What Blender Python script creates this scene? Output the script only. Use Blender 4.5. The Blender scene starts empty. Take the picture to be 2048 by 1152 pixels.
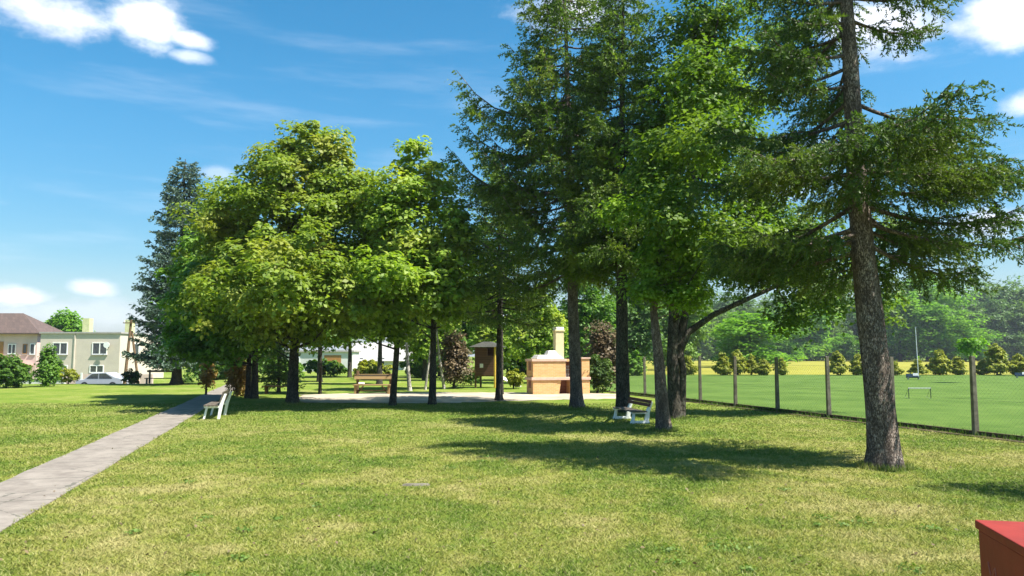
import bpy, math, random
import numpy as np
from mathutils import Vector, Matrix

PI = math.pi
scn = bpy.context.scene
COL = scn.collection
CAMH, F, PITCH = 1.9, 1480.0, math.radians(5.25)

# ------------------------------------------------------------------ camera
cam = bpy.data.cameras.new('camera')
camo = bpy.data.objects.new('camera', cam); COL.objects.link(camo)
camo.location = (0, 0, CAMH); camo.rotation_euler = (PI/2 + PITCH, 0, 0)
cam.sensor_width = 36; cam.lens = F/2048*36; cam.clip_start = .05; cam.clip_end = 5000
scn.camera = camo

# ------------------------------------------------------------------ light
SUN_EL = math.radians(57)
SUN_H = Vector((1, -.40)).normalized()
sunv = Vector((SUN_H.x*math.cos(SUN_EL), SUN_H.y*math.cos(SUN_EL), math.sin(SUN_EL)))
sl = bpy.data.lights.new('sun', 'SUN'); sl.energy = 4.8; sl.angle = math.radians(.53); sl.color = (1, .95, .86)
so = bpy.data.objects.new('sun', sl); COL.objects.link(so)
so.rotation_euler = sunv.to_track_quat('Z', 'Y').to_euler(); so.location = (30, -10, 40)
scn.view_settings.view_transform = 'Standard'; scn.view_settings.look = 'None'
scn.view_settings.exposure = 1.3; scn.view_settings.gamma = 1
scn.cycles.max_bounces = 8; scn.cycles.transparent_max_bounces = 8
scn.cycles.diffuse_bounces = 4; scn.cycles.transmission_bounces = 6

def ray(px, py):
    dx, dy = (px-1024)/F, (576-py)/F
    return Vector((dx, math.cos(PITCH)-dy*math.sin(PITCH), math.sin(PITCH)+dy*math.cos(PITCH)))
def G(px, py, z=0):
    r = ray(px, py); t = (z-CAMH)/r.z
    return Vector((r.x*t, r.y*t, z))
def P(px, py, Y):
    r = ray(px, py); t = Y/r.y
    return Vector((r.x*t, Y, CAMH+r.z*t))

class NT:
    """small helper to write node trees"""
    def __init__(s, tree): s.t = tree; s.n = tree.nodes; s.l = tree.links
    def node(s, typ, ins=None, **kw):
        n = s.n.new(typ)
        for k, v in kw.items(): setattr(n, k, v)
        if ins:
            for k, v in ins.items(): s.set(n.inputs[k], v)
        return n
    def set(s, sock, v):
        if isinstance(v, bpy.types.NodeSocket): s.l.new(v, sock)
        else: sock.default_value = v
    def math(s, op, a, b=0.0, c=None, clamp=False):
        n = s.node('ShaderNodeMath', operation=op, use_clamp=clamp)
        s.set(n.inputs[0], a)
        if b is not None: s.set(n.inputs[1], b)
        if c is not None: s.set(n.inputs[2], c)
        return n.outputs[0]
    def sstep(s, v, a, b):
        n = s.node('ShaderNodeMapRange', interpolation_type='SMOOTHSTEP')
        s.set(n.inputs['Value'], v); n.inputs['From Min'].default_value = a; n.inputs['From Max'].default_value = b
        return n.outputs['Result']
    def mix(s, f, a, b, blend='MIX'):
        n = s.node('ShaderNodeMix', data_type='RGBA', blend_type=blend)
        s.set(n.inputs[0], f); s.set(n.inputs[6], a); s.set(n.inputs[7], b)
        return n.outputs[2]
    def noise(s, vec, scale, detail=3, rough=.55, out=0):
        n = s.node('ShaderNodeTexNoise')
        if vec is not None: s.l.new(vec, n.inputs['Vector'])
        n.inputs['Scale'].default_value = scale; n.inputs['Detail'].default_value = detail
        n.inputs['Roughness'].default_value = rough
        return n.outputs[out]
    def ramp(s, f, stops):
        n = s.node('ShaderNodeValToRGB'); s.l.new(f, n.inputs[0]); e = n.color_ramp.elements
        while len(e) < len(stops): e.new(.5)
        for i, (p, c) in enumerate(stops): e[i].position = p; e[i].color = (*c, 1)
        return n.outputs[0]

# ------------------------------------------------------------------ sky
w = bpy.data.worlds.new('World'); scn.world = w; w.use_nodes = True
W = NT(w.node_tree); W.n.clear()
sky = W.node('ShaderNodeTexSky'); sky.sky_type = 'NISHITA'; sky.sun_disc = False
sky.sun_elevation = SUN_EL; sky.sun_rotation = math.atan2(SUN_H.x, SUN_H.y)
sky.air_density = 1.0; sky.dust_density = .6; sky.ozone_density = 2.2
hs = W.node('ShaderNodeHueSaturation', {'Hue': .485, 'Saturation': 1.38, 'Value': 1.22, 'Color': sky.outputs[0]})
tc = W.node('ShaderNodeTexCoord').outputs['Generated']
sep = W.node('ShaderNodeSeparateXYZ', {0: tc})
az = W.math('ARCTAN2', sep.outputs[0], sep.outputs[1]); el = W.math('ARCSINE', sep.outputs[2], None)
mp = W.node('ShaderNodeMapping', {'Vector': tc, 'Scale': (1, 1, 1.7)}).outputs[0]
n1 = W.math('SUBTRACT', W.noise(mp, 9, 9, .6), .5); n2 = W.math('SUBTRACT', W.noise(mp, 28, 5, .6), .5)
nz = W.math('ADD', W.math('MULTIPLY', n1, 2.6), W.math('MULTIPLY', n2, .8))
clouds = [(75, 26, 100, 46, 1), (298, 40, 62, 48, 1), (375, 78, 45, 16, .8), (375, 112, 34, 12, .55), (430, 346, 34, 14, .35),
          (22, 592, 62, 20, .9), (188, 573, 36, 16, .75), (150, 625, 170, 26, .3), (2010, 30, 80, 50, 1),
          (1990, 445, 72, 30, 1), (2060, 208, 40, 20, .7), (1150, 20, 130, 42, .85), (1760, 40, 110, 70, .9),
          (1560, 350, 120, 60, .5), (1320, 335, 70, 25, .6), (-250, 300, 120, 60, .9), (2400, 200, 160, 70, .9)]
mask = None
for px, py, ww, hh, k in clouds:
    d = ray(px, py).normalized(); a0 = math.atan2(d.x, d.y); e0 = math.asin(d.z)
    u = W.math('DIVIDE', W.math('SUBTRACT', az, a0), ww/F); v = W.math('DIVIDE', W.math('SUBTRACT', el, e0), hh/F)
    r = W.math('SQRT', W.math('ADD', W.math('MULTIPLY', u, u), W.math('MULTIPLY', v, v)), None)
    m = W.math('MULTIPLY', W.sstep(W.math('ADD', W.math('SUBTRACT', 1.0, r), nz), -.25, .85), k)
    mask = m if mask is None else W.math('MAXIMUM', mask, m)
mps = W.node('ShaderNodeMapping', {'Vector': tc, 'Scale': (1.2, 1.2, 9), 'Rotation': (0, .09, 0)}).outputs[0]
cir = W.math('MULTIPLY', W.sstep(W.noise(mps, 3.0, 5, .55), .5, .8), .2)
lowhaze = W.math('MULTIPLY', W.sstep(el, .14, -.02), .7)
dim = W.math('ADD', .70, W.math('MULTIPLY', W.sstep(el, -.02, .36), .34)); dimc = W.node('ShaderNodeCombineXYZ', {0: dim, 1: dim, 2: dim})
c0 = W.mix(lowhaze, W.mix(1.0, hs.outputs[0], dimc.outputs[0], 'MULTIPLY'), (4.7, 5.5, 6.7, 1))
c1 = W.mix(cir, c0, (7.0, 7.7, 8.6, 1))
shade = W.sstep(W.math('ADD', W.noise(mp, 6, 4, .5), W.math('MULTIPLY', mask, .18)), .35, .8)
ccol = W.mix(shade, (6.9, 7.3, 8.6, 1), (10.3, 10.4, 10.7, 1))
c2 = W.mix(mask, c1, ccol)
bg = W.node('ShaderNodeBackground', {'Color': c2, 'Strength': .062})
W.l.new(bg.outputs[0], W.node('ShaderNodeOutputWorld').inputs[0])

# ------------------------------------------------------------------ helpers
def tag(o, label=None, cat=None, group=None, kind=None):
    if label: o['label'] = label
    if cat: o['category'] = cat
    if group: o['group'] = group
    if kind: o['kind'] = kind
    return o
def thing(name, label, cat, loc=(0, 0, 0), rz=0, group=None):
    o = bpy.data.objects.new(name, None); COL.objects.link(o)
    o.location = loc; o.rotation_euler = (0, 0, rz); o.empty_display_size = .2
    return tag(o, label, cat, group)
def np_mesh(name, V, Fc, mat, parent=None, smooth=False):
    """V (n,3), Fc (m,k) constant-size faces"""
    V = np.ascontiguousarray(V, dtype=np.float32); Fc = np.ascontiguousarray(Fc, dtype=np.int32)
    me = bpy.data.meshes.new(name); k = Fc.shape[1]
    me.vertices.add(len(V)); me.vertices.foreach_set('co', V.ravel())
    me.loops.add(Fc.size); me.loops.foreach_set('vertex_index', Fc.ravel())
    me.polygons.add(len(Fc)); me.polygons.foreach_set('loop_start', np.arange(0, Fc.size, k, dtype=np.int32))
    me.update(calc_edges=True)
    if smooth: me.polygons.foreach_set('use_smooth', np.ones(len(Fc), dtype=bool))
    me.materials.append(mat)
    o = bpy.data.objects.new(name, me); COL.objects.link(o); o.parent = parent
    return o

class MB:
    """collects boxes, bars and tubes and links them as one mesh object"""
    def __init__(s): s.v = []; s.f = []
    def add(s, vs, fs):
        b = len(s.v); s.v += [tuple(v) for v in vs]; s.f += [tuple(b+i for i in f) for f in fs]; return s
    def box(s, x0, x1, y0, y1, z0, z1):
        return s.add([(x, y, z) for z in (z0, z1) for y in (y0, y1) for x in (x0, x1)],
                     [(0, 2, 3, 1), (4, 5, 7, 6), (0, 1, 5, 4), (2, 6, 7, 3), (0, 4, 6, 2), (1, 3, 7, 5)])
    def hexa(s, pts):
        """8 points: bottom ring of four, top ring of four, counter-clockwise"""
        return s.add(pts, [(3, 2, 1, 0), (4, 5, 6, 7), (0, 1, 5, 4), (1, 2, 6, 5), (2, 3, 7, 6), (3, 0, 4, 7)])
    def prism(s, poly, axis, a, b):
        n = len(poly); mk = {'x': lambda p, t: (t, p[0], p[1]), 'y': lambda p, t: (p[0], t, p[1]), 'z': lambda p, t: (p[0], p[1], t)}[axis]
        return s.add([mk(p, a) for p in poly]+[mk(p, b) for p in poly],
                     [tuple(range(n))[::-1], tuple(range(n, 2*n))]+[(i, (i+1) % n, n+(i+1) % n, n+i) for i in range(n)])
    def tube(s, pts, rad, n=8, cap=True):
        pts = [Vector(p) for p in pts]; rad = [float(q) for q in rad] if hasattr(rad, '__len__') else [float(rad)]*len(pts); b0 = len(s.v)
        for i, p in enumerate(pts):
            d = (pts[min(i+1, len(pts)-1)]-pts[max(i-1, 0)]).normalized()
            u = d.cross(Vector((.13, .97, .21))).normalized(); v = d.cross(u)
            for k in range(n):
                a = 2*PI*k/n; s.v.append(tuple(p+rad[i]*(math.cos(a)*u+math.sin(a)*v)))
        for i in range(len(pts)-1):
            for k in range(n):
                s.f.append((b0+i*n+k, b0+i*n+(k+1) % n, b0+(i+1)*n+(k+1) % n, b0+(i+1)*n+k))
        if cap: s.f.append(tuple(b0+k for k in range(n))[::-1]); s.f.append(tuple(b0+(len(pts)-1)*n+k for k in range(n)))
        return s
    def bar(s, a, b, w, h):
        """rectangular beam from a to b, w across, h in height"""
        a, b = Vector(a), Vector(b); d = (b-a).normalized(); up = Vector((0, 0, 1)) if abs(d.z) < .95 else Vector((0, 1, 0))
        u = d.cross(up).normalized()*w/2; v = u.cross(d).normalized()*h/2
        return s.hexa([a-u-v, a+u-v, b+u-v, b-u-v, a-u+v, a+u+v, b+u+v, b-u+v])
    def build(s, name, mat, parent=None, bevel=0, smooth=False):
        me = bpy.data.meshes.new(name); me.from_pydata(s.v, [], s.f); me.validate(); me.update()
        import bmesh
        bm = bmesh.new(); bm.from_mesh(me); bmesh.ops.recalc_face_normals(bm, faces=bm.faces); bm.to_mesh(me); bm.free()
        if smooth:
            for p in me.polygons: p.use_smooth = True
        me.materials.append(mat)
        o = bpy.data.objects.new(name, me); COL.objects.link(o); o.parent = parent
        if bevel:
            m = o.modifiers.new('bevel', 'BEVEL'); m.width = bevel; m.segments = 2; m.limit_method = 'ANGLE'
        return o

# ------------------------------------------------------------------ materials
def base_mat(name):
    m = bpy.data.materials.new(name); m.use_nodes = True; N = NT(m.node_tree); N.n.clear()
    out = N.node('ShaderNodeOutputMaterial'); b = N.node('ShaderNodeBsdfPrincipled')
    N.l.new(b.outputs[0], out.inputs[0]); return m, N, b, out
def bump(N, b, h, strength, dist=.02):
    n = N.node('ShaderNodeBump', {'Height': h, 'Strength': strength, 'Distance': dist}); N.l.new(n.outputs[0], b.inputs['Normal'])
def simple(name, col, rough=.7, var=.25, scale=8, metal=0, bmp=.2, spec=.3, stretch=(1, 1, 1)):
    m, N, b, o = base_mat(name)
    tc = N.node('ShaderNodeTexCoord').outputs['Object']
    v = N.node('ShaderNodeMapping', {'Vector': tc, 'Scale': stretch}).outputs[0]
    n = N.noise(v, scale, 6, .65)
    d = tuple(c*(1-var) for c in col)+(1,); l = tuple(min(1, c*(1+var)) for c in col)+(1,)
    N.l.new(N.mix(N.sstep(n, .3, .7), d, l), b.inputs['Base Color'])
    b.inputs['Roughness'].default_value = rough; b.inputs['Metallic'].default_value = metal
    b.inputs['Specular IOR Level'].default_value = spec
    if bmp: bump(N, b, N.noise(v, scale*4, 5, .6), bmp, .01)
    return m
def leaf_mat(name, c1, c2, c3=None, transl=.38, tcol=None, nscale=.55, gloss=.25):
    """c1 dark .. c2 light by leaf, c3 a second tint spread in soft patches"""
    m = bpy.data.materials.new(name); m.use_nodes = True; N = NT(m.node_tree); N.n.clear()
    out = N.node('ShaderNodeOutputMaterial')
    ri = N.node('ShaderNodeNewGeometry').outputs['Random Per Island']
    tc = N.node('ShaderNodeTexCoord').outputs['Object']
    c = N.mix(ri, (*c1, 1), (*c2, 1))
    if c3: c = N.mix(N.math('MULTIPLY', N.sstep(N.noise(tc, nscale, 3, .5), .47, .68), .75), c, (*c3, 1))
    p = N.node('ShaderNodeBsdfPrincipled', {'Base Color': c, 'Roughness': .5, 'Specular IOR Level': gloss})
    tcl = N.mix(1.0, c, (*(tcol or (1.5, 1.6, .55)), 1), 'MULTIPLY')
    t = N.node('ShaderNodeBsdfTranslucent', {'Color': tcl})
    mx = N.node('ShaderNodeMixShader', {0: transl, 1: p.outputs[0], 2: t.outputs[0]})
    N.l.new(mx.outputs[0], out.inputs[0]); return m
def bark_mat(name, dark, light, scale=14, bmp=.9, lichen=None):
    m, N, b, o = base_mat(name)
    tc = N.node('ShaderNodeTexCoord').outputs['Object']
    v = N.node('ShaderNodeMapping', {'Vector': tc, 'Scale': (1, 1, .33)}).outputs[0]
    ds = N.node('ShaderNodeVectorMath', {0: v}, operation='ADD'); nn = N.node('ShaderNodeTexNoise', {'Vector': v, 'Scale': scale*1.3, 'Detail': 3})
    sc = N.node('ShaderNodeVectorMath', {0: nn.outputs['Color'], 'Scale': .06}, operation='SCALE'); N.l.new(sc.outputs[0], ds.inputs[1])
    vo = N.node('ShaderNodeTexVoronoi', {'Vector': ds.outputs[0], 'Scale': scale}, feature='DISTANCE_TO_EDGE').outputs['Distance']
    cr = N.sstep(N.math('ADD', vo, N.math('MULTIPLY', N.math('SUBTRACT', N.noise(v, 30, 4, .7), .5), .45)), -.02, .2)
    nb = N.noise(v, 5, 6, .7)
    c = N.mix(N.sstep(nb, .35, .68), (*dark, 1), (*light, 1))
    if lichen: c = N.mix(N.math('MULTIPLY', N.sstep(N.noise(tc, 2.3, 5, .7), .52, .66), .55), c, (*lichen, 1))
    c = N.mix(cr, tuple(x*.6 for x in dark)+(1,), c)
    N.l.new(c, b.inputs['Base Color']); b.inputs['Roughness'].default_value = .9; b.inputs['Specular IOR Level'].default_value = .12
    bump(N, b, N.math('ADD', cr, N.math('MULTIPLY', N.noise(v, 45, 5, .7), .7)), bmp, .03)
    return m
def brick_mat(name, c1, c2, mortar, bw=.25, bh=.075, axis='xz'):
    m, N, b, o = base_mat(name)
    tc = N.node('ShaderNodeTexCoord').outputs['Object']; s = N.node('ShaderNodeSeparateXYZ', {0: tc})
    u = N.math('ADD', s.outputs[0], s.outputs[1]); cb = N.node('ShaderNodeCombineXYZ', {0: u, 1: s.outputs[2]})
    br = N.node('ShaderNodeTexBrick', {'Vector': cb.outputs[0], 'Color1': (*c1, 1), 'Color2': (*c2, 1), 'Mortar': (*mortar, 1),
                'Scale': 1.0, 'Mortar Size': .007, 'Brick Width': bw, 'Row Height': bh, 'Bias': 0.0})
    c = N.mix(N.math('MULTIPLY', N.noise(tc, 5, 5, .6), .5), br.outputs[0], (*tuple(x*.55 for x in c1), 1))
    N.l.new(c, b.inputs['Base Color']); b.inputs['Roughness'].default_value = .85
    bump(N, b, N.math('SUBTRACT', N.noise(tc, 40, 3), br.outputs['Fac']), .5, .01)
    return m
def plank_mat(name, c, width=.12, axis=2):
    m, N, b, o = base_mat(name)
    tc = N.node('ShaderNodeTexCoord').outputs['Object']; s = N.node('ShaderNodeSeparateXYZ', {0: tc})
    t = N.math('DIVIDE', s.outputs[axis], width); fr = N.math('FRACT', t, None); gap = N.math('GREATER_THAN', N.math('ABSOLUTE', N.math('SUBTRACT', fr, .5), None), .45)
    wn = N.node('ShaderNodeTexWhiteNoise', {'W': N.math('FLOOR', t, None)}, noise_dimensions='1D').outputs[0]
    g = N.noise(N.node('ShaderNodeMapping', {'Vector': tc, 'Scale': (1, 1, 9) if axis == 2 else (9, 9, 1)}).outputs[0], 6, 6, .7)
    f = N.math('ADD', N.math('MULTIPLY', wn, .5), N.math('MULTIPLY', g, .6))
    cc = N.mix(f, tuple(x*.6 for x in c)+(1,), tuple(x*1.25 for x in c)+(1,)); cc = N.mix(gap, cc, tuple(x*.15 for x in c)+(1,))
    N.l.new(cc, b.inputs['Base Color']); b.inputs['Roughness'].default_value = .75
    bump(N, b, N.math('SUBTRACT', g, gap), .5, .01); return m

def lawn_color(N, wp, far=True):
    """patchy colour of a dry lawn from world position"""
    big = N.noise(wp, .33, 5, .62); mid = N.noise(N.node('ShaderNodeMapping', {'Vector': wp, 'Location': (7, 3, 0)}).outputs[0], 1.5, 6, .68)
    fine = N.noise(wp, 17, 6, .75)
    f = N.math('ADD', N.math('ADD', N.math('MULTIPLY', big, 1.15), N.math('MULTIPLY', mid, .7)), N.math('MULTIPLY', fine, .30))
    c = N.ramp(N.math('SUBTRACT', f, .57, None), [(.25, (.075, .135, .016)), (.41, (.15, .21, .03)), (.54, (.255, .27, .055)), (.72, (.40, .355, .14))])
    s = N.node('ShaderNodeSeparateXYZ', {0: wp})
    yy = N.sstep(s.outputs[1], 11, 27)                                   # greener turf away from the mown foreground
    c = N.mix(N.math('MULTIPLY', yy, .55), c, N.mix(mid, (.085, .17, .016, 1), (.21, .29, .045, 1)))
    return c, fine
def ground_mat():
    m, N, b, o = base_mat('lawn'); wp = N.node('ShaderNodeNewGeometry').outputs['Position']
    c, fine = lawn_color(N, wp)
    bare = N.math('MULTIPLY', N.sstep(N.noise(wp, .8, 6, .7), .63, .72), .7)
    c = N.mix(bare, c, (.30, .25, .17, 1))
    vf = N.noise(wp, 60, 3, .7); c = N.mix(N.math('MULTIPLY', N.sstep(vf, .6, .3), .5), c, (.05, .075, .015, 1))
    N.l.new(c, b.inputs['Base Color']); b.inputs['Roughness'].default_value = .95; b.inputs['Specular IOR Level'].default_value = .05
    bump(N, b, N.math('ADD', fine, vf), .8, .03); return m
def blade_mat():
    m = bpy.data.materials.new('grass_blades'); m.use_nodes = True; N = NT(m.node_tree); N.n.clear()
    out = N.node('ShaderNodeOutputMaterial'); wp = N.node('ShaderNodeNewGeometry')
    c, _ = lawn_color(N, wp.outputs['Position']); ri = wp.outputs['Random Per Island']
    c = N.mix(N.math('MULTIPLY', N.sstep(ri, .55, 1.0), .55), c, (.46, .42, .19, 1))
    c = N.mix(N.math('MULTIPLY', N.sstep(ri, .35, 0.0), .6), c, (.075, .14, .02, 1))
    p = N.node('ShaderNodeBsdfPrincipled', {'Base Color': c, 'Roughness': .6, 'Specular IOR Level': .15})
    t = N.node('ShaderNodeBsdfTranslucent', {'Color': c}); mx = N.node('ShaderNodeMixShader', {0: .35, 1: p.outputs[0], 2: t.outputs[0]})
    N.l.new(mx.outputs[0], out.inputs[0]); return m
def two_tone(name, c1, c2, sc, rough=.95, bm=.5, c3=None, fine=20):
    m, N, b, o = base_mat(name); wp = N.node('ShaderNodeNewGeometry').outputs['Position']
    c = N.mix(N.sstep(N.noise(wp, sc, 6, .65), .32, .68), (*c1, 1), (*c2, 1))
    if c3: c = N.mix(N.math('MULTIPLY', N.sstep(N.noise(wp, sc*6, 5, .7), .5, .75), .6), c, (*c3, 1))
    N.l.new(c, b.inputs['Base Color']); b.inputs['Roughness'].default_value = rough; b.inputs['Specular IOR Level'].default_value = .08
    bump(N, b, N.noise(wp, fine, 5, .7), bm, .02); return m
def path_mat():
    m, N, b, o = base_mat('path_concrete'); wp = N.node('ShaderNodeNewGeometry').outputs['Position']
    c = N.mix(N.sstep(N.noise(wp, 2.2, 7, .7), .3, .7), (.165, .14, .115, 1), (.275, .24, .20, 1))
    c = N.mix(N.math('MULTIPLY', N.sstep(N.noise(wp, 9, 5, .75), .58, .75), .5), c, (.09, .08, .065, 1))
    sp = N.node('ShaderNodeSeparateXYZ', {0: N.node('ShaderNodeTexCoord').outputs['Object']})
    j = N.math('FRACT', N.math('DIVIDE', N.math('ADD', sp.outputs[1], N.math('MULTIPLY', N.noise(wp, 6, 3), .05)), 1.9), None)
    ve = N.node('ShaderNodeTexVoronoi', {'Vector': N.node('ShaderNodeMapping', {'Vector': wp, 'Scale': (.55, .55, .55)}).outputs[0], 'Scale': 1.0}, feature='DISTANCE_TO_EDGE').outputs['Distance']
    jj = N.math('MAXIMUM', N.math('LESS_THAN', j, .018), N.math('LESS_THAN', N.math('ADD', ve, N.math('MULTIPLY', N.noise(wp, 12, 4), .05)), .03))
    c = N.mix(N.math('MULTIPLY', jj, .75), c, (.07, .07, .05, 1))
    N.l.new(c, b.inputs['Base Color']); b.inputs['Roughness'].default_value = .9
    bump(N, b, N.noise(wp, 60, 5, .8), .5, .01); return m

M = {}
M['ground'] = ground_mat(); M['blade'] = blade_mat(); M['path'] = path_mat()
M['field'] = two_tone('playing_field_turf', (.062, .115, .02), (.10, .165, .032), .35, c3=(.145, .185, .045), bm=1.0, fine=7)
M['wheat'] = two_tone('ripening_crop', (.22, .22, .035), (.29, .265, .045), .08, c3=(.14, .18, .03))
M['sand'] = two_tone('pale_sand', (.32, .27, .20), (.48, .42, .33), .6, c3=(.24, .20, .14))
M['asphalt'] = two_tone('street_asphalt', (.10, .10, .10), (.16, .155, .15), 1)
M['soil_shade'] = two_tone('soil_and_kerb_shade', (.055, .045, .03), (.12, .09, .06), 3)  # dark earth tone that also paints the kerb's shadow at the fence foot
M['spruce'] = leaf_mat('spruce_needles', (.045, .095, .02), (.145, .22, .038), (.22, .275, .04), .35, (1.3, 1.5, .5), .8)
M['spruce_dark'] = leaf_mat('dark_spruce_needles', (.034, .075, .02), (.105, .165, .036), (.16, .21, .038), .32, (1.3, 1.5, .5), .7)
M['blue'] = leaf_mat('blue_spruce_needles', (.045, .085, .06), (.13, .195, .14), (.17, .23, .165), .15, (1, 1.1, .9))
M['maple'] = leaf_mat('maple_leaves', (.11, .185, .02), (.26, .345, .045), (.32, .335, .07), .42, (1.35, 1.4, .5))
M['lime'] = leaf_mat('lime_leaves', (.06, .15, .02), (.15, .28, .035), (.18, .30, .04), .38)
M['hornbeam'] = leaf_mat('hornbeam_leaves', (.14, .24, .025), (.30, .42, .055), (.38, .42, .08), .46, (1.35, 1.4, .5))
M['walnut'] = leaf_mat('walnut_leaves', (.08, .17, .018), (.22, .35, .035), (.28, .40, .05), .45)
M['forked'] = leaf_mat('forked_tree_leaves', (.055, .115, .016), (.14, .225, .028), (.19, .27, .04), .40)
M['bright'] = leaf_mat('bright_leaves', (.08, .20, .018), (.19, .36, .035), (.22, .38, .04), .45, nscale=.2)
M['wood_a'] = leaf_mat('distant_leaves', (.07, .14, .025), (.16, .27, .045), (.20, .31, .05), .3, nscale=.12)
M['wood_b'] = leaf_mat('distant_dark_leaves', (.055, .12, .03), (.12, .215, .05), (.15, .25, .05), .36, nscale=.12)
M['gold'] = leaf_mat('golden_conifer', (.16, .20, .02), (.38, .38, .04), (.14, .19, .03), .3, nscale=1.5)
M['bush'] = leaf_mat('bush_leaves', (.05, .12, .02), (.13, .23, .035), None, .4)
M['dead'] = leaf_mat('withered_foliage', (.09, .065, .035), (.21, .155, .085), (.11, .14, .035), .2, (1.1, 1, .8))
M['orange'] = leaf_mat('reddish_foliage', (.22, .13, .03), (.42, .28, .08), (.22, .24, .04), .35, (1.2, 1, .6))
M['bark'] = bark_mat('spruce_bark', (.15, .115, .095), (.40, .32, .265), 34, 1.0, (.44, .40, .35))
M['bark2'] = bark_mat('dark_bark', (.05, .045, .037), (.13, .115, .09), 20, .8, (.12, .15, .10))
M['birch'] = bark_mat('pale_bark', (.30, .27, .23), (.62, .58, .52), 9, .4)
M['twig'] = simple('twig_bark', (.06, .048, .036), .9, .3, 10, bmp=0)
M['post'] = simple('weathered_concrete', (.155, .14, .105), .9, .35, 6, bmp=.4)
M['wire'] = simple('galvanised_wire', (.16, .17, .15), .8, .1, 5, bmp=0)
M['white'] = simple('white_painted_concrete', (.76, .77, .75), .75, .10, 9, bmp=.3)
M['slat'] = simple('brown_bench_slats', (.13, .045, .03), .6, .35, 12, stretch=(1, 1, 8))
M['slatw'] = simple('worn_shaded_slats', (.12, .10, .08), .75, .3, 12)  # weathered grey; also paints the seat's shade on the brown backed bench
M['log'] = plank_mat('golden_timber', (.33, .22, .09), .3, 1)
M['logd'] = simple('brown_timber', (.16, .10, .055), .8, .35, 9)
M['brown'] = plank_mat('brown_boards', (.12, .055, .03), .14, 2)
M['yellow'] = simple('yellow_painted_wood', (.62, .42, .06), .6, .15, 9)
M['shing'] = simple('dark_shingles', (.06, .06, .05), .9, .3, 12)
M['paper'] = simple('white_notice', (.8, .78, .78), .6, .04, 8, bmp=0)
M['brick'] = brick_mat('tan_bricks', (.72, .36, .13), (.80, .48, .19), (.70, .55, .38))
M['brickd'] = brick_mat('red_firebricks', (.24, .08, .05), (.32, .12, .07), (.35, .25, .2))
M['cream'] = simple('cream_render', (.66, .56, .34), .85, .08, 6)
M['slab'] = simple('pink_concrete_slab', (.62, .42, .33), .8, .1, 7)
M['slabw'] = simple('pale_concrete_cap', (.80, .74, .70), .8, .08, 7)
M['soot'] = simple('sooty_iron', (.03, .027, .025), .8, .3, 8)
M['steel'] = simple('galvanised_steel', (.35, .37, .38), .45, .15, 6, metal=.7, bmp=0)
M['darkmetal'] = simple('dark_painted_steel', (.03, .05, .045), .5, .2, 6, bmp=0)
M['redbox'] = simple('red_paint', (.24, .024, .015), .6, .14, 5, spec=.35, bmp=.25)
M['pinkmark'] = simple('worn_pale_paint', (.42, .16, .13), .7, .1, 9)
M['render1'] = simple('beige_render', (.56, .49, .41), .9, .06, .8)
M['render2'] = simple('pinkish_render', (.62, .47, .42), .9, .07, .8)
M['render3'] = simple('pale_grey_render', (.60, .60, .58), .9, .07, .8)
M['tiles'] = brick_mat('brown_roof_tiles', (.10, .07, .06), (.14, .095, .08), (.06, .04, .035), .3, .35)
M['roofg'] = simple('grey_roofing', (.36, .34, .33), .85, .12, 2)
M['wframe'] = simple('white_window_frame', (.80, .80, .78), .5, .03, 5, bmp=0)
M['door'] = simple('orange_brown_door', (.36, .18, .06), .6, .15, 6)
M['carw'] = simple('silver_white_paint', (.40, .42, .45), .3, .03, 3, bmp=0, spec=.6)
M['rubber'] = simple('black_rubber', (.02, .02, .02), .8, .2, 9)
M['chim'] = simple('yellow_green_chimney_render', (.50, .52, .26), .9, .12, 3)
M['blueplastic'] = simple('dark_blue_panel', (.02, .05, .09), .5, .1, 4, bmp=0)
def glass_mat():
    m, N, b, o = base_mat('window_glass'); tc = N.node('ShaderNodeTexCoord').outputs['Object']
    N.l.new(N.mix(N.noise(tc, 3, 2), (.02, .025, .03, 1), (.10, .11, .115, 1)), b.inputs['Base Color'])
    b.inputs['Roughness'].default_value = .08; b.inputs['Specular IOR Level'].default_value = .6; return m
M['glass'] = glass_mat()

# ------------------------------------------------------------------ ground
def sm(t): t = np.clip(t, 0, 1); return t*t*(3-2*t)
def gz(x, y):
    x = np.asarray(x, float); y = np.asarray(y, float)
    und = .035*np.sin(x*.55+1)*np.sin(y*.4)*sm((y-4)/6)*(1-sm((y-60)/10))*0
    return und - .95*sm((y-51)/7)*sm((-23-x)/6)
def sheet(name, xs, ys, mat, dz=0, kind='structure', zf=gz):
    X, Y = np.meshgrid(np.array(xs), np.array(ys)); Z = zf(X, Y)+dz
    V = np.stack([X, Y, Z], -1).reshape(-1, 3); nx, ny = len(xs), len(ys)
    i = np.arange(nx*ny).reshape(ny, nx); Fc = np.stack([i[:-1, :-1], i[:-1, 1:], i[1:, 1:], i[1:, :-1]], -1).reshape(-1, 4)
    return tag(np_mesh(name, V, Fc, mat, smooth=True), kind=kind)
xs = list(np.r_[-2500, -800, -300, -150, -100, np.linspace(-80, -20, 61), np.linspace(-18, 20, 20), 40, 80, 150, 300, 800, 2500])
ys = list(np.r_[-300, -60, -20, 0, 10, 20, 30, 40, np.linspace(45, 62, 30), 70, 80, 100, 150, 300, 800, 3500])
sheet('lawn_ground', xs, ys, M['ground'])
def poly_sheet(name, pts, mat, z, kind='structure'):
    m = MB(); m.v = [(p[0], p[1], z) for p in pts]; m.f = [tuple(range(len(pts)))]
    return tag(m.build(name, mat), kind=kind)
FX = lambda d: 16.03-.27*d                                             # the fence line
poly_sheet('playing_field_ground', [(FX(6)+.1, 6), (60, 6), (150, 76), (FX(60)+.1, 76), (FX(37)+.1, 37)], M['field'], .004)
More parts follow.
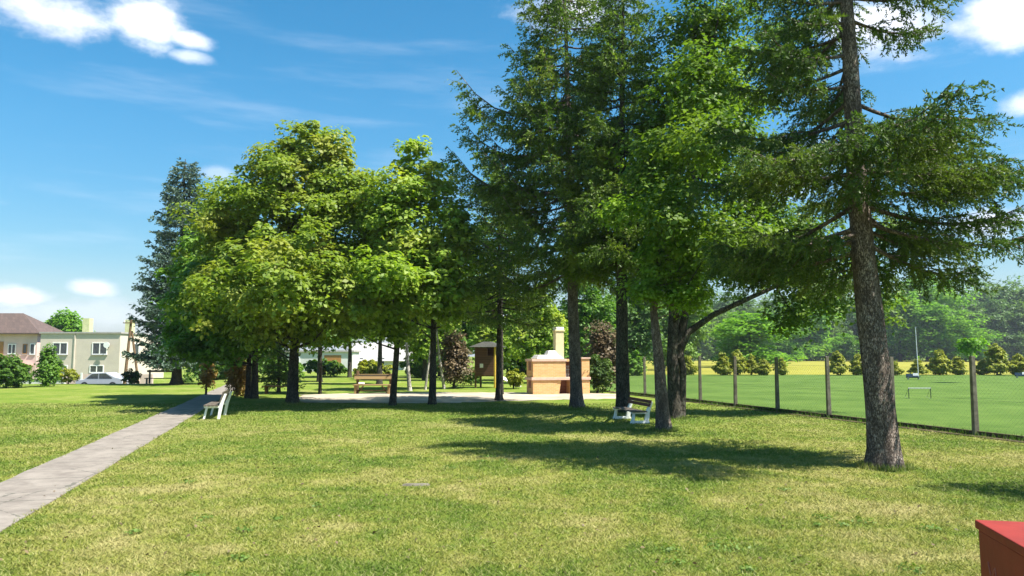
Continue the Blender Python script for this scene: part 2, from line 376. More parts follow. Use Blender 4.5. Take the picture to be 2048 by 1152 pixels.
poly_sheet('wheat_field_ground', [(13.4, 76.2), (150, 76.2), (420, 300), (53, 300)], M['wheat'], .006)
rs = random.Random(5)
def blob(pts, n=9, amp=.25):
    out = []
    for i, a in enumerate(pts):
        b = pts[(i+1) % len(pts)]
        for k in range(n):
            t = k/n; out.append((a[0]+(b[0]-a[0])*t+rs.uniform(-amp, amp), a[1]+(b[1]-a[1])*t+rs.uniform(-amp, amp)))
    return out
sand = [G(580, 806), G(880, 806.5), G(1000, 803), G(1130, 799), G(1240, 798), G(1260, 790), G(1180, 785.5), G(1030, 785), G(880, 785), G(700, 787), G(600, 790)]
poly_sheet('sandy_ground', blob([(p.x, p.y) for p in sand]), M['sand'], .008)
# footpath: a slab 1.2 m wide that runs away to the left of the benches
pr0, pr1 = G(0, 1066), G(374, 839); pd = (pr1-pr0).normalized(); pn = Vector((-pd.y, pd.x, 0)); pw = 1.18
path_ang = math.atan2(-pd.x, pd.y)
m = MB(); L0, L1 = -9, 47; K = 90; ring = []
rw = random.Random(2)
for k in range(K+1):
    y = L0+(L1-L0)*k/K; e0, e1 = rw.uniform(-.02, .02), rw.uniform(-.025, .025)
    ring.append([(0+e0, y, -.05), (0+e0, y, .014), (-pw+e1, y, .014), (-pw+e1, y, -.05)])
for r in ring: m.v += r
for k in range(K):
    a = k*4; b = a+4
    m.f += [(a+i, a+i+1, b+i+1, b+i) for i in range(3)]
po = m.build('footpath', M['path']); po.location = (pr0.x, pr0.y, 0); po.rotation_euler = (0, 0, path_ang); tag(po, kind='structure')
def path_u(x, y):
    """distance to the left of the path's right edge"""
    return (x-pr0.x)*pn.x+(y-pr0.y)*pn.y
m = MB(); m.v = [(-120, 60.5, -.942), (-26.5, 60.5, -.942), (-26.5, 67, -.942), (-120, 67, -.942)]; m.f = [(0, 1, 2, 3)]
tag(m.build('road', M['asphalt']), kind='structure')

# grass blades in the near part of the lawn
def grass():
    r = np.random.default_rng(3); N = 600000
    u = r.random(N); d0, d1 = 5.2, 30.0
    d = d0*(d1/d0)**(u**1.15); x = (r.random(N)*2-1)*(d*.73+3.2)
    pu = (x-pr0.x)*pn.x+(d-pr0.y)*pn.y
    eg = .10*(r.random(len(x))-.25)**2+.05*np.sin(d*2.3)*np.sin(x*5)
    ok = ~((pu > eg) & (pu < pw-eg)) & ((x < FX(d)-.1) | (d < 14)) & ~((x > FX(d)-.05)&(d > 9))
    x, d = x[ok], d[ok]; n = len(x)
    clump = np.sin(x*3.1+np.sin(d*2.3)*2)*np.sin(d*2.7+np.sin(x*1.9)*2)
    h = (.012+.026*r.random(n)**1.8+.012*np.clip(clump, 0, 1)*r.random(n))*(1+.012*d); wd = .0026+.00055*d*(.6+.8*r.random(n))
    a = r.random(n)*2*PI; lean = .8+2.4*r.random(n); la = r.random(n)*2*PI
    B = np.stack([x, d, np.full(n, .0)], 1); s = np.stack([np.cos(a), np.sin(a), 0*a], 1)*wd[:, None]
    T = B+np.stack([np.cos(la)*h*lean*.6, np.sin(la)*h*lean*.6, h], 1)
    V = np.stack([B-s, B+s, T], 1).reshape(-1, 3)
    o = np_mesh('grass', V, np.arange(n*3).reshape(-1, 3), M['blade'])
    tag(o, 'short dry mown grass covering the near lawn', 'grass', kind='stuff')
grass()

# ------------------------------------------------------------------ trees
def trunk_mesh(mb, pts, rad, n=20, rough=.05, seed=0, flare=.0):
    """thick trunk along points with an uneven skin"""
    r = random.Random(seed); pts = [Vector(p) for p in pts]
    P2, R2 = [], []
    for i in range(len(pts)-1):
        seg = max(2, int((pts[i+1]-pts[i]).length/.28))
        for k in range(seg): t = k/seg; P2.append(pts[i].lerp(pts[i+1], t)); R2.append(rad[i]*(1-t)+rad[i+1]*t)
    P2.append(pts[-1]); R2.append(rad[-1]); b0 = len(mb.v); ph = [r.random()*6 for _ in range(4)]
    for i, p in enumerate(P2):
        d = (P2[min(i+1, len(P2)-1)]-P2[max(i-1, 0)]).normalized(); u = d.cross(Vector((0, 1, 0))).normalized(); v = u.cross(d)
        for k in range(n):
            a = 2*PI*k/n; h = p.z
            q = R2[i]*(1+rough*(math.sin(3*a+ph[0]+h*.8)+.6*math.sin(5*a+ph[1]-h*1.7)+.5*math.sin(2*a+h*3+ph[2]))+r.uniform(-rough, rough)*.35)
            if flare: q *= 1+flare*math.exp(-max(h, 0)/.20)*(1+.5*math.sin(4*a+ph[3]))
            mb.v.append(tuple(p+q*(math.cos(a)*u+math.sin(a)*v)))
    for i in range(len(P2)-1):
        for k in range(n): mb.f.append((b0+i*n+k, b0+i*n+(k+1) % n, b0+(i+1)*n+(k+1) % n, b0+(i+1)*n+k))
    mb.f.append(tuple(b0+(len(P2)-1)*n+k for k in range(n)))

def along(pts, z):
    for a, b in zip(pts, pts[1:]):
        if z <= b[2]: t = (z-a[2])/(b[2]-a[2]); return Vector(a).lerp(Vector(b), max(0, t))
    return Vector(pts[-1])

def spruce(label, x, y, H, r0, zc, R, top=None, seed=0, mat='spruce', bark='bark', n_br=90, tw=30, ndl=14, nl=.05, nw=.011,
           rtop=.12, extra=(), droop=.36, up=.30, hang=.75, mid=None, name='spruce_tree', cat='tree', skip=None, flare=.48, shape=.75, group=None, twl=.30, dead=0, sec=4.0, gap=.0):
    """spruce with whorled limbs, hanging twigs and needles; R = crown radius at its foot, top = x,y offset of the tip"""
    rn = np.random.default_rng(seed); rd = random.Random(seed)
    top = top or (0, 0); t = thing(name, label, cat, (x, y, float(gz(x, y))), 0, group)
    pts = [(0, 0, -.1)]+[(m_[0], m_[1], m_[2]) for m_ in (mid or [])]+[(top[0], top[1], H)]
    rad = [r0]+[max(.02, r0*(1-.97*p[2]/H)**.85) for p in pts[1:]]
    mb = MB(); trunk_mesh(mb, pts, rad, 20, .05, seed, flare)
    tp0, tdir, tlen = [], [], []
    br = []
    for i in range(n_br):
        f = (i+rd.random()*.8)/n_br; z = zc+(H-zc)*f*.985
        L = (R*(1-f)**shape+rtop)*rd.uniform(.74, 1.12); a = i*2.39996+rd.uniform(-.35, .35)
        if (skip and skip(z, a)) or rd.random() < gap: continue
        br.append((z, a, L, droop*(1-.75*f)*rd.uniform(.6, 1.3), up*rd.uniform(.7, 1.3)))
    for z, a, L in extra: br.append((z, a, L, droop*.7, up))
    S = np.linspace(0, 1, 7)
    def twigs(sp, out, side, Ls, lo, wide):
        k = max(3, int(tw*Ls)); s = lo+(1-lo)*rn.random(k)**.8; A = np.array([tuple(p) for p in sp])
        base = np.stack([np.interp(s, S, A[:, j]) for j in range(3)], 1)
        sgn = np.where(rn.random(k) < .5, -1, 1); o3, s3 = np.array(out), np.array(side); tipk = 1-.6*(s > .86)
        mode = rn.random(k)
        hg = np.where(mode < .62, hang*(.4+1.2*rn.random(k)), -.25*rn.random(k))*tipk
        d = o3*(.45+.6*rn.random(k)+.7*(s > .86))[:, None]+s3*(sgn*wide*(.25+.9*rn.random(k))*tipk)[:, None]+np.array([0, 0, -1.0])*hg[:, None]
        d /= np.linalg.norm(d, axis=1)[:, None]
        tp0.append(base); tdir.append(d); tlen.append(twl*(.35+.85*rn.random(k))*(.55+.45*min(1, Ls/1.2))*(1.15-.5*s))
    for z, a, L, dr, upk in br:
        o = along(pts, z); out = Vector((math.cos(a), math.sin(a), 0)); side = Vector((-out.y, out.x, 0)); sw = rd.uniform(-.18, .18)*L
        sp = [o+out*(L*q)+side*(sw*q*q)+Vector((0, 0, L*(-dr*q+upk*q**3))) for q in S.tolist()]
        mb.tube(sp, [max(.006, (.011+.012*L)*(1-.85*q)) for q in S.tolist()], 4, False)
        lo = .2 if dead else .1
        twigs(sp, out, side, L, lo, .8)
        n2 = int(sec*(L+.6))
        for j in range(n2):
            q = lo*.9+(.93-lo*.9)*(j+rd.random())/n2; f0 = q*6; i0 = min(5, int(f0)); c0 = sp[i0].lerp(sp[i0+1], f0-i0)
            sg = 1 if j % 2 else -1; L2 = L*(.13+.34*(1-q))*rd.uniform(.6, 1.25)+.08; th = rd.uniform(.5, 1.0)
            o2 = (out*math.cos(th)+side*(sg*math.sin(th))); s2 = Vector((-o2.y, o2.x, 0)); d2 = rd.uniform(.1, .75)*hang
            sp2 = [c0+o2*(L2*q2)+Vector((0, 0, L2*(.12*q2-d2*q2*q2+.12*q2**4))) for q2 in S.tolist()]
            mb.tube([sp2[0], sp2[3], sp2[6]], [.009*(.4+L2), .006*(.4+L2), .003], 3, False)
            twigs(sp2, o2, s2, L2, .05, .7)
    T0, TD, TL = np.concatenate(tp0), np.concatenate(tdir), np.concatenate(tlen)
    m = len(T0); cnt = np.maximum(3, (ndl*TL/twl).astype(int)); idx = np.repeat(np.arange(m), cnt); n = len(idx)
    u = rn.random(n); sag = -(u**2)*.28*TL[idx]
    c = T0[idx]+TD[idx]*(u*TL[idx])[:, None]; c[:, 2] += sag
    rv = rn.normal(size=(n, 3)); D = TD[idx]; rv -= D*(rv*D).sum(1)[:, None]; rv /= np.linalg.norm(rv, axis=1)[:, None]
    nd = D*.8+rv*.75; nd /= np.linalg.norm(nd, axis=1)[:, None]
    wv = np.cross(nd, rn.normal(size=(n, 3))); wv /= np.linalg.norm(wv, axis=1)[:, None]
    ln = nl*(.6+.8*rn.random(n)); ww = nw*(.7+.6*rn.random(n))
    a0 = c-nd*(ln*.25)[:, None]; b0 = c+nd*ln[:, None]; mdl = c+nd*(ln*.35)[:, None]
    V = np.stack([a0, mdl+wv*ww[:, None], b0, mdl-wv*ww[:, None]], 1).reshape(-1, 3)
    np_mesh('crown', V, np.arange(n*4).reshape(-1, 4), M[mat], t)
    mb.build('trunk', M[bark], t, smooth=True)
    return t

def leaf_quads(C, Nn, size, rn, fold=True):
    """diamond leaves round centres C with normals Nn"""
    n = len(C); rv = rn.normal(size=(n, 3)); u = np.cross(Nn, rv); u /= np.linalg.norm(u, axis=1)[:, None]+1e-9
    v = np.cross(Nn, u); s = size*(.6+.8*rn.random(n))
    u = u*s[:, None]; v = v*(s*.62)[:, None]; b = Nn*(s*.22)[:, None]
    return np.stack([C-u, C+v+b, C+u, C-v+b], 1).reshape(-1, 3)

def leafy(lobes, n_cl, n_lf, cl_r, leaf, rn, surf=.55, droop=.35, flat=.7):
    """leaf clumps through ellipsoid lobes (cx,cy,cz,rx,ry,rz,weight)"""
    wt = np.array([l[6] if len(l) > 6 else l[3]*l[4]*l[5] for l in lobes], float)**.62; wt /= wt.sum()
    C, O = [], []
    for l, k in zip(lobes, (wt*n_cl).astype(int)+1):
        d = rn.normal(size=(k, 3)); d /= np.linalg.norm(d, axis=1)[:, None]
        q = 1-(1-rn.random(k)**.6)*surf if False else (surf+(1-surf)*rn.random(k))
        q = np.where(rn.random(k) < .25, q*rn.random(k)**.5, q)
        bump_ = 1+.13*np.sin(d[:, 0]*5+l[0]*3)*np.sin(d[:, 2]*6+l[2])+.08*rn.normal(size=k)
        C.append(np.array(l[:3])+d*np.array(l[3:6])*(q*bump_)[:, None]); O.append(d)
    C = np.concatenate(C); O = np.concatenate(O); n = len(C)
    idx = np.repeat(np.arange(n), n_lf); m = len(idx); rr = cl_r*(.55+.9*rn.random(n))
    d = rn.normal(size=(m, 3)); d[:, 2] = np.where(rn.random(m) < .8, np.abs(d[:, 2]), d[:, 2]); d /= np.linalg.norm(d, axis=1)[:, None]
    q = .45+.55*rn.random(m)**.6
    p = C[idx]+d*(rr[idx]*q)[:, None]*np.array([1, 1, flat])
    nn = d*.55+np.array([0, 0, .75])+O[idx]*.35+rn.normal(size=(m, 3))*.45; nn /= np.linalg.norm(nn, axis=1)[:, None]
    return leaf_quads(p, nn, leaf, rn), C

def limbs(mb, pts, r0, H, C, rn, n, lo=.25, rad=.05, hi=.8, stems=()):
    """limbs from the nearest lower wood to some of the leaf clumps"""
    org = [along(pts, z) for z in np.linspace(lo*H, H*.92, 14).tolist()]
    for s_pts, _ in stems or []:
        q = [Vector(p) for p in s_pts]
        for a_, b_ in zip(q[1:], q[2:]): org += [a_.lerp(b_, t) for t in (0, .33, .67)]
        org.append(q[-1])
    org = [p for p in org if p.z > lo*H-.01] or org
    for c in C[rn.choice(len(C), min(n, len(C)), replace=False)]:
        c = Vector(c); o = min(org, key=lambda p: (c-p).length+max(0, p.z-c.z+.25*math.hypot(c.x-p.x, c.y-p.y))*3); L = (c-o).length
        if L < .3: continue
        md = o.lerp(c, .5)+Vector((float(rn.normal())*.07*L, float(rn.normal())*.07*L, -.07*L))
        mb.tube([o, o.lerp(md, .55), md, md.lerp(c, .5), c], [rad*(.3+.22*L), rad*(.25+.18*L), rad*(.2+.12*L), rad*.25, rad*.1], 5, False)

def broadleaf(label, x, y, H, r0, lobes, n_cl=350, n_lf=70, cl_r=.45, leaf=.085, mat='maple', bark='bark2', seed=0, mid=None, top=None,
              name='broadleaf_tree', cat='tree', n_limb=45, surf=.5, group=None, stems=None, flare=.3, lrad=.05, lo=.25, flat=1.0):
    rn = np.random.default_rng(seed); t = thing(name, label, cat, (x, y, float(gz(x, y))), 0, group)
    top = top or (0, 0); pts = [(0, 0, -.1)]+list(mid or [])+[(top[0], top[1], H)]
    rad = [r0]+[max(.02, r0*(1-.9*p[2]/H)) for p in pts[1:]]
    mb = MB(); trunk_mesh(mb, pts, rad, 16, .06, seed, flare)
    for s_pts, s_rad in (stems or []): trunk_mesh(mb, s_pts, s_rad, 12, .06, seed+7, 0)
    V, C = leafy(lobes, n_cl, n_lf, cl_r, leaf, rn, surf, flat=flat)
    limbs(mb, pts, r0, H, C, rn, n_limb, lo, lrad, stems=stems)
    np_mesh('crown', V, np.arange(len(V)).reshape(-1, 4), M[mat], t); mb.build('trunk', M[bark], t, smooth=True)
    return t
def copy_tree(t, x, y, sc=(1, 1, 1), rz=0, label=None, z=None):
    r = t.copy(); COL.objects.link(r); r.location = (x, y, float(gz(x, y)) if z is None else z); r.scale = sc; r.rotation_euler = (0, 0, rz)
    if label: r['label'] = label
    for ch in list(t.children):
        c = ch.copy(); COL.objects.link(c); c.parent = r
        for g in ch.children: d = g.copy(); COL.objects.link(d); d.parent = c
    return r
def rel(px, py, Y, base):
    """metres from a tree's base to the point seen at px,py at depth Y"""
    q = P(px, py, Y); return (q.x-base[0], q.y-base[1], q.z)

def near_spruce():
    b = G(1768, 934); k = b.y
    mid = [rel(1762, 850, k, b), rel(1748, 700, k, b), rel(1728, 520, k+.1, b), rel(1715, 360, k+.1, b), rel(1700, 120, k, b)]
    top = rel(1688, -80, k, b)
    spruce('tall spruce nearest the camera with a bare scaly trunk at right', b.x, b.y, 12.8, .255, 3.9, 2.8, seed=11, mat='spruce_dark', mid=mid, top=(top[0]-.1, 0),
           n_br=118, tw=30, ndl=21, nl=.055, nw=.0115, sec=5.0, gap=.17, extra=[(4.6, 0.1, 2.9), (5.3, -.2, 3.0), (5.9, .25, 2.9), (4.2, .5, 2.3), (4.0, 3.0, 2.6), (3.8, 2.6, 2.4), (4.1, 3.6, 2.5),
           (4.9, -1.9, 2.0), (5.4, -1.3, 2.1), (5.2, -2.6, 2.3)],
           skip=lambda z, a: (6.7 < z < 7.9 and math.cos(a) > -.2 and math.sin(a) < .6 and (int(z*10) % 3)) or (math.sin(a) < -.72 and not 5.2 < z < 6.2), shape=.62, twl=.36, droop=.44, hang=1.25, dead=1)
near_spruce()
spruce('spruce past the right edge whose shadow falls on the lawn', 12.6, 8.4, 10.8, .22, 2.5, 2.3, seed=4, n_br=70, tw=12, ndl=9, nl=.09, nw=.022)
b = G(1247, 826)
spruce('tall dark spruce with a straight black trunk behind the brown bench', b.x, b.y, 16.0, .235, 5.0, 2.9, seed=21, top=(.25, .2), mid=[(-.02, 0, 3.5), (.02, 0, 7)],
       n_br=150, tw=19, ndl=12, nl=.09, nw=.022, sec=3.8, gap=.12, hang=1.1, mat='spruce', bark='bark2', shape=.7, twl=.42, dead=1)
b = G(1155, 816)
spruce('tallest spruce with sweeping tips over open sky and trunk before the brick barbecue', b.x, b.y, 18, .235, 5.0, 3.9, seed=32, top=(-.4, 0), mid=[rel(1146, 620, b.y, b), rel(1142, 450, b.y, b)],
       n_br=150, tw=19, ndl=12, nl=.09, nw=.022, sec=3.8, gap=.12, hang=1.1, mat='spruce', bark='bark', shape=.55, twl=.42, up=.62, droop=.42, dead=1,
       extra=[(8.6, 3.0, 4.9), (6.0, 3.05, 4.6), (8.2, 3.2, 4.4), (9.8, 3.1, 4.2), (11.4, 3.0, 4.2), (10.6, 3.25, 3.9)])
b = G(998, 801)
spruce('slim spruce with thin drooping twigs and trunk left of the brick barbecue', b.x, b.y, 9.6, .14, 3.6, 2.5, seed=43, top=(0, 0), n_br=80, tw=14, ndl=11, nl=.09, nw=.022, sec=3.4,
       mat='spruce', bark='bark2', shape=.5, twl=.42, dead=1)
b = G(352, 769)
spruce('blue spruce with tiered grey blue branches standing by the street', b.x, b.y, 15.4, .33, 1.3, 2.6, seed=54, gap=.15, n_br=230, tw=11, ndl=10, nl=.13, nw=.042, sec=3.2,
       mat='blue', bark='bark2', shape=.62, rtop=.5, twl=.5, hang=.25, droop=.22, up=.34)

# the maple and its neighbours
b = G(585, 807); d = b.y
def lb(px, py, wpx, hpx, dy=0, ry=None, D=None, B=None):
    D = D or d; B = B or b; q = P(px, py, D+dy); k = (D+dy)/F
    return (q.x-B.x, dy, q.z, wpx/2*k, (ry or wpx/2*k), hpx/2*k)
broadleaf('broad maple with a dense yellow green crown, tallest of the leafy trees at left', b.x, b.y, 7.2, .24,
          [lb(628, 305, 140, 130), lb(565, 350, 130, 120), lb(690, 370, 120, 130), lb(460, 430, 130, 130), lb(600, 385, 280, 180), lb(560, 470, 370, 220), lb(680, 470, 220, 260), lb(560, 570, 400, 190), lb(490, 600, 260, 130, -1), lb(690, 600, 150, 150, -1), lb(620, 660, 220, 60, .5), lb(600, 560, 260, 180, -3.2), lb(520, 600, 200, 120, -3), lb(735, 460, 110, 190), lb(740, 600, 110, 150, -1), lb(560, 650, 260, 90, -2), lb(560, 580, 250, 160, -5), lb(450, 600, 150, 120, -5), lb(690, 610, 130, 100, -4)],
          n_cl=760, n_lf=125, cl_r=.56, leaf=.094, mat='maple', seed=61, n_limb=60, surf=.62)
b = G(508, 797); d = b.y
broadleaf('dark green lime tree whose crown hangs lowest at the left of the grove', b.x, b.y, 6.0, .17,
          [lb(430, 520, 150, 160), lb(400, 590, 150, 160), lb(400, 660, 140, 110), lb(470, 640, 160, 110), lb(480, 540, 130, 120), lb(410, 700, 150, 60, -1), lb(480, 690, 120, 60, -2.5), lb(420, 600, 160, 120, -3)],
          n_cl=420, n_lf=80, cl_r=.55, leaf=.105, mat='lime', seed=62, n_limb=40, surf=.6)
b = G(491, 797); d = b.y+.3
broadleaf('thin tree beside the footpath, left of two close trunks', b.x, b.y+.3, 6.0, .13,
          [lb(500, 500, 140, 160), lb(450, 440, 110, 110), lb(480, 600, 150, 120)], n_cl=200, n_lf=70, cl_r=.5, leaf=.09, mat='maple', seed=63, n_limb=25)
b = G(785, 811); d = b.y
broadleaf('slim hornbeam with an airy pointed crown in front of the timber bench', b.x, b.y, 8.6, .135,
          [lb(822, 325, 70, 90, -.3), lb(810, 400, 110, 130, -.8), lb(790, 480, 130, 150, -1.2), lb(775, 570, 150, 140, -1.5), lb(760, 630, 160, 90, -1), lb(800, 660, 90, 60), lb(765, 430, 80, 160, -1), lb(770, 560, 150, 140, -3)],
          n_cl=270, n_lf=62, cl_r=.42, leaf=.10, mat='hornbeam', seed=64, n_limb=45, surf=.4, top=(.5, 0))
b = G(865, 809); d = b.y
broadleaf('hornbeam with its dark trunk showing up through a thin yellow green crown', b.x, b.y, 8.4, .15,
          [lb(868, 370, 90, 110, -.5), lb(880, 450, 140, 160, -1.2), lb(880, 540, 170, 150, -1.8), lb(850, 600, 170, 120, -1.8), lb(910, 610, 110, 120, -1.5), lb(930, 480, 90, 150, -1)],
          n_cl=240, n_lf=58, cl_r=.42, leaf=.10, mat='hornbeam', seed=65, n_limb=50, surf=.4)
b = G(1003, 791); d = b.y+1
broadleaf('light green young tree rising behind the slim spruce', b.x, b.y+1, 8.2, .09, [lb(992, 370, 80, 110), lb(1000, 470, 110, 120), lb(985, 560, 120, 110)],
          n_cl=120, n_lf=50, cl_r=.4, leaf=.075, mat='hornbeam', seed=66, n_limb=20, surf=.4)
b = G(1328, 861); d = b.y
broadleaf('leaning tree with scaly pinkish trunk and small bright crown right of the brown bench', b.x, b.y, 5.6, .185,
          [lb(1350, 480, 130, 110), lb(1390, 540, 120, 130), lb(1310, 540, 90, 120), lb(1290, 590, 90, 60), lb(1250, 430, 90, 50), lb(1370, 600, 110, 60)],
          n_cl=230, n_lf=62, cl_r=.32, leaf=.055, mat='walnut', bark='bark', seed=67, mid=[rel(1320, 740, d, b), rel(1307, 620, d, b)], top=(.1, 0), n_limb=35, surf=.4, lrad=.035)
b = G(1351, 836); d = b.y
def rp(px, py, dy=0): return rel(px, py, d+dy, b)
broadleaf('large dark forked tree with a limb curving to the right, beside the wire fence', b.x, b.y, 12.0, .21,
          [lb(1410, 60, 260, 200, 1), lb(1440, 200, 240, 200, 1), lb(1560, 110, 150, 150, 1), lb(1420, 330, 250, 190, 1), lb(1520, 420, 220, 180), lb(1500, 540, 200, 120), lb(1600, 560, 160, 150, .5), lb(1340, 200, 160, 220, 1), lb(1590, 640, 110, 80, 1), lb(1450, -80, 200, 150, 1), lb(1330, 330, 200, 200, -3), lb(1450, 480, 240, 160, -3.5), lb(1400, 180, 220, 200, -3), lb(1350, 420, 170, 130, -5), lb(1480, 520, 200, 110, -5), lb(1420, 300, 220, 160, -5), lb(1650, 590, 150, 140, 1.2), lb(1730, 520, 130, 110, 1.2), lb(1780, 470, 110, 60, 1.0), lb(1760, 600, 100, 110, 1.5), lb(1600, 470, 160, 120, 1.2)],
          n_cl=980, n_lf=66, cl_r=.5, leaf=.07, mat='forked', seed=68, mid=[rp(1345, 720), rp(1350, 600), rp(1375, 450)], top=(rp(1420, 0)[0], .5), n_limb=80, surf=.3, lrad=.045,
          stems=[([rp(1353, 715), rp(1375, 665), rp(1425, 630), rp(1490, 600), rp(1580, 560, .5), rp(1680, 540, 1), rp(1780, 480, 1)], [.13, .11, .09, .075, .06, .04, .015]),
                 ([rp(1355, 690), rp(1368, 640), rp(1385, 560), rp(1440, 440), rp(1500, 330)], [.15, .12, .1, .08, .04]),
                 ([rp(1362, 835)[:2]+(-.05,), rp(1366, 740), rp(1358, 690)], [.13, .11, .1])])
# thin stems and undergrowth at the back of the grove
b = G(640, 788); d = b.y
broadleaf('thin dark stem between the maple and the timber bench', b.x, b.y, 5.6, .085, [lb(650, 600, 130, 110), lb(660, 670, 120, 60)], n_cl=110, n_lf=45, leaf=.10, mat='lime', seed=71, n_limb=14)
b = G(557, 785)
spruce('small dark spruce at the back, just left of the maple trunk', b.x, b.y, 2.6, .09, .5, 1.15, seed=72, n_br=45, tw=12, ndl=8, nl=.10, nw=.025, mat='spruce_dark', bark='bark2', twl=.3)
for i, (px, py, r, lean, lab) in enumerate([(820, 782, .12, -.25, 'pale grey trunk between the two hornbeams'), (889, 778, .085, -.45, 'thin whitish birch trunk leaning in front of the withered bush'), (850, 780, .07, .35, 'slender grey leaning stem left of the right hand hornbeam')]):
    b = G(px, py); d = b.y
    broadleaf(lab, b.x, b.y, 6.5, r, [lb(px-5, 560, 120, 110), lb(px+10, 620, 130, 70)], n_cl=90, n_lf=42, leaf=.11, mat='hornbeam', bark='birch', seed=80+i, n_limb=14, mid=[(lean*.6, 0, 1.6), (lean, 0, 3)], top=(lean*1.8, 0), name='birch_tree' if i == 1 else 'slender_tree')

def bush(label, px, py, wpx, hpx, mat='bush', D=None, seed=0, n=60, lf=55, leaf=.07, name='bush', cone=False, group=None, bark='bark2', z0=.0, cl=.28, cat='bush'):
    b_ = G(px, py) if D is None else Vector((P(px, py, D).x, D, 0)); k = b_.y/F; Rr = wpx/2*k; Hh = hpx*k
    if cone: lobes = [(0, 0, Hh*.28, Rr, Rr, Hh*.27), (0, 0, Hh*.55, Rr*.66, Rr*.66, Hh*.25), (0, 0, Hh*.82, Rr*.32, Rr*.32, Hh*.17)]
    else: lobes = [(-.1*Rr, 0, Hh*.5, Rr, Rr, Hh*.48), (.3*Rr, 0, Hh*.4, Rr*.8, Rr*.8, Hh*.4)]
    if z0: lobes = [(l[0], l[1], l[2]+z0, *l[3:]) for l in lobes]
    return broadleaf(label, b_.x, b_.y, Hh*.75+z0, .03+.02*Hh, lobes, n_cl=n, n_lf=lf, cl_r=cl*Hh/2, leaf=leaf, mat=mat, bark=bark, seed=seed, name=name, cat=cat, n_limb=12, surf=.6, group=group, lrad=.02, flare=0, lo=.05)
bush('withered brown conifer bush left of the wooden play tower', 908, 777, 62, 112, 'dead', seed=91, n=110, leaf=.08, name='withered_bush')
bush('withered brown and green conifer leaning beside the brick barbecue', 1207, 783, 52, 140, 'dead', seed=92, n=130, leaf=.08, name='withered_conifer')
bush('dark green low spreading shrub against the withered conifer', 1195, 785, 50, 75, 'spruce_dark', D=38.5, seed=93, n=60, name='shrub')
bush('yellow green rounded shrub between slim spruce and barbecue', 1027, 778, 36, 42, 'gold', seed=94, n=40)
bush('pale green shrub at the foot of the play tower', 942, 771, 40, 36, 'bush', seed=95, n=40)
bush('orange brown leaved sapling left of the white bench', 412, 790, 30, 62, 'orange', seed=96, n=30, leaf=.06, name='sapling', z0=.25)
bush('reddish climbing bush at the foot of the two close trunks', 474, 792, 34, 90, 'orange', D=35.5, seed=97, n=60, leaf=.07, name='climbing_bush')
bush('large round green bush at the left edge of the lawn', 12, 776, 78, 64, 'bush', seed=98, n=110, leaf=.09)
bush('upright dark green conifer in front of the cream house', 92, 773, 34, 78, 'lime', seed=99, n=90, leaf=.08, name='conifer_bush', cone=True)
bush('loose green shrub just right of the upright conifer', 108, 770, 34, 50, 'bush', D=51.5, seed=100, n=40)
bush('low yellow green bush beside the parked car', 136, 772, 44, 32, 'gold', D=50.5, seed=101, n=36)
bush('round dark green bush under the blue spruce', 263, 766, 36, 30, 'spruce_dark', seed=102, n=50)
bush('dark low shrubs along the back lawn right of the blue spruce', 372, 760, 26, 24, 'bush', seed=103, n=30)

for i, (px, D, w_, h_, mt, lab) in enumerate([(480, 66, 90, 34, 'bush', 'leafy hedge bush across the far lawn behind the two close trunks'), (570, 60, 80, 40, 'lime', 'dark bush at the far lawn edge left of the maple trunk'),
        (650, 70, 90, 34, 'bush', 'broad green bush before the long white outbuilding'), (745, 62, 80, 36, 'gold', 'yellow green shrub seen over the timber bench'),
        (835, 66, 70, 44, 'bush', 'green shrub between the two grey trunks at the back'), (1035, 62, 60, 50, 'bush', 'tall shrub left of the barbecue at the back'), (1265, 72, 50, 44, 'lime', 'dark shrub at the end of the wire fence'), (1330, 110, 80, 34, 'bush', 'pale green thicket at the corner of the playing field')]):
    bush(lab, px, 760, w_, h_, mt, D=D, seed=300+i, n=80, lf=45, leaf=.15)
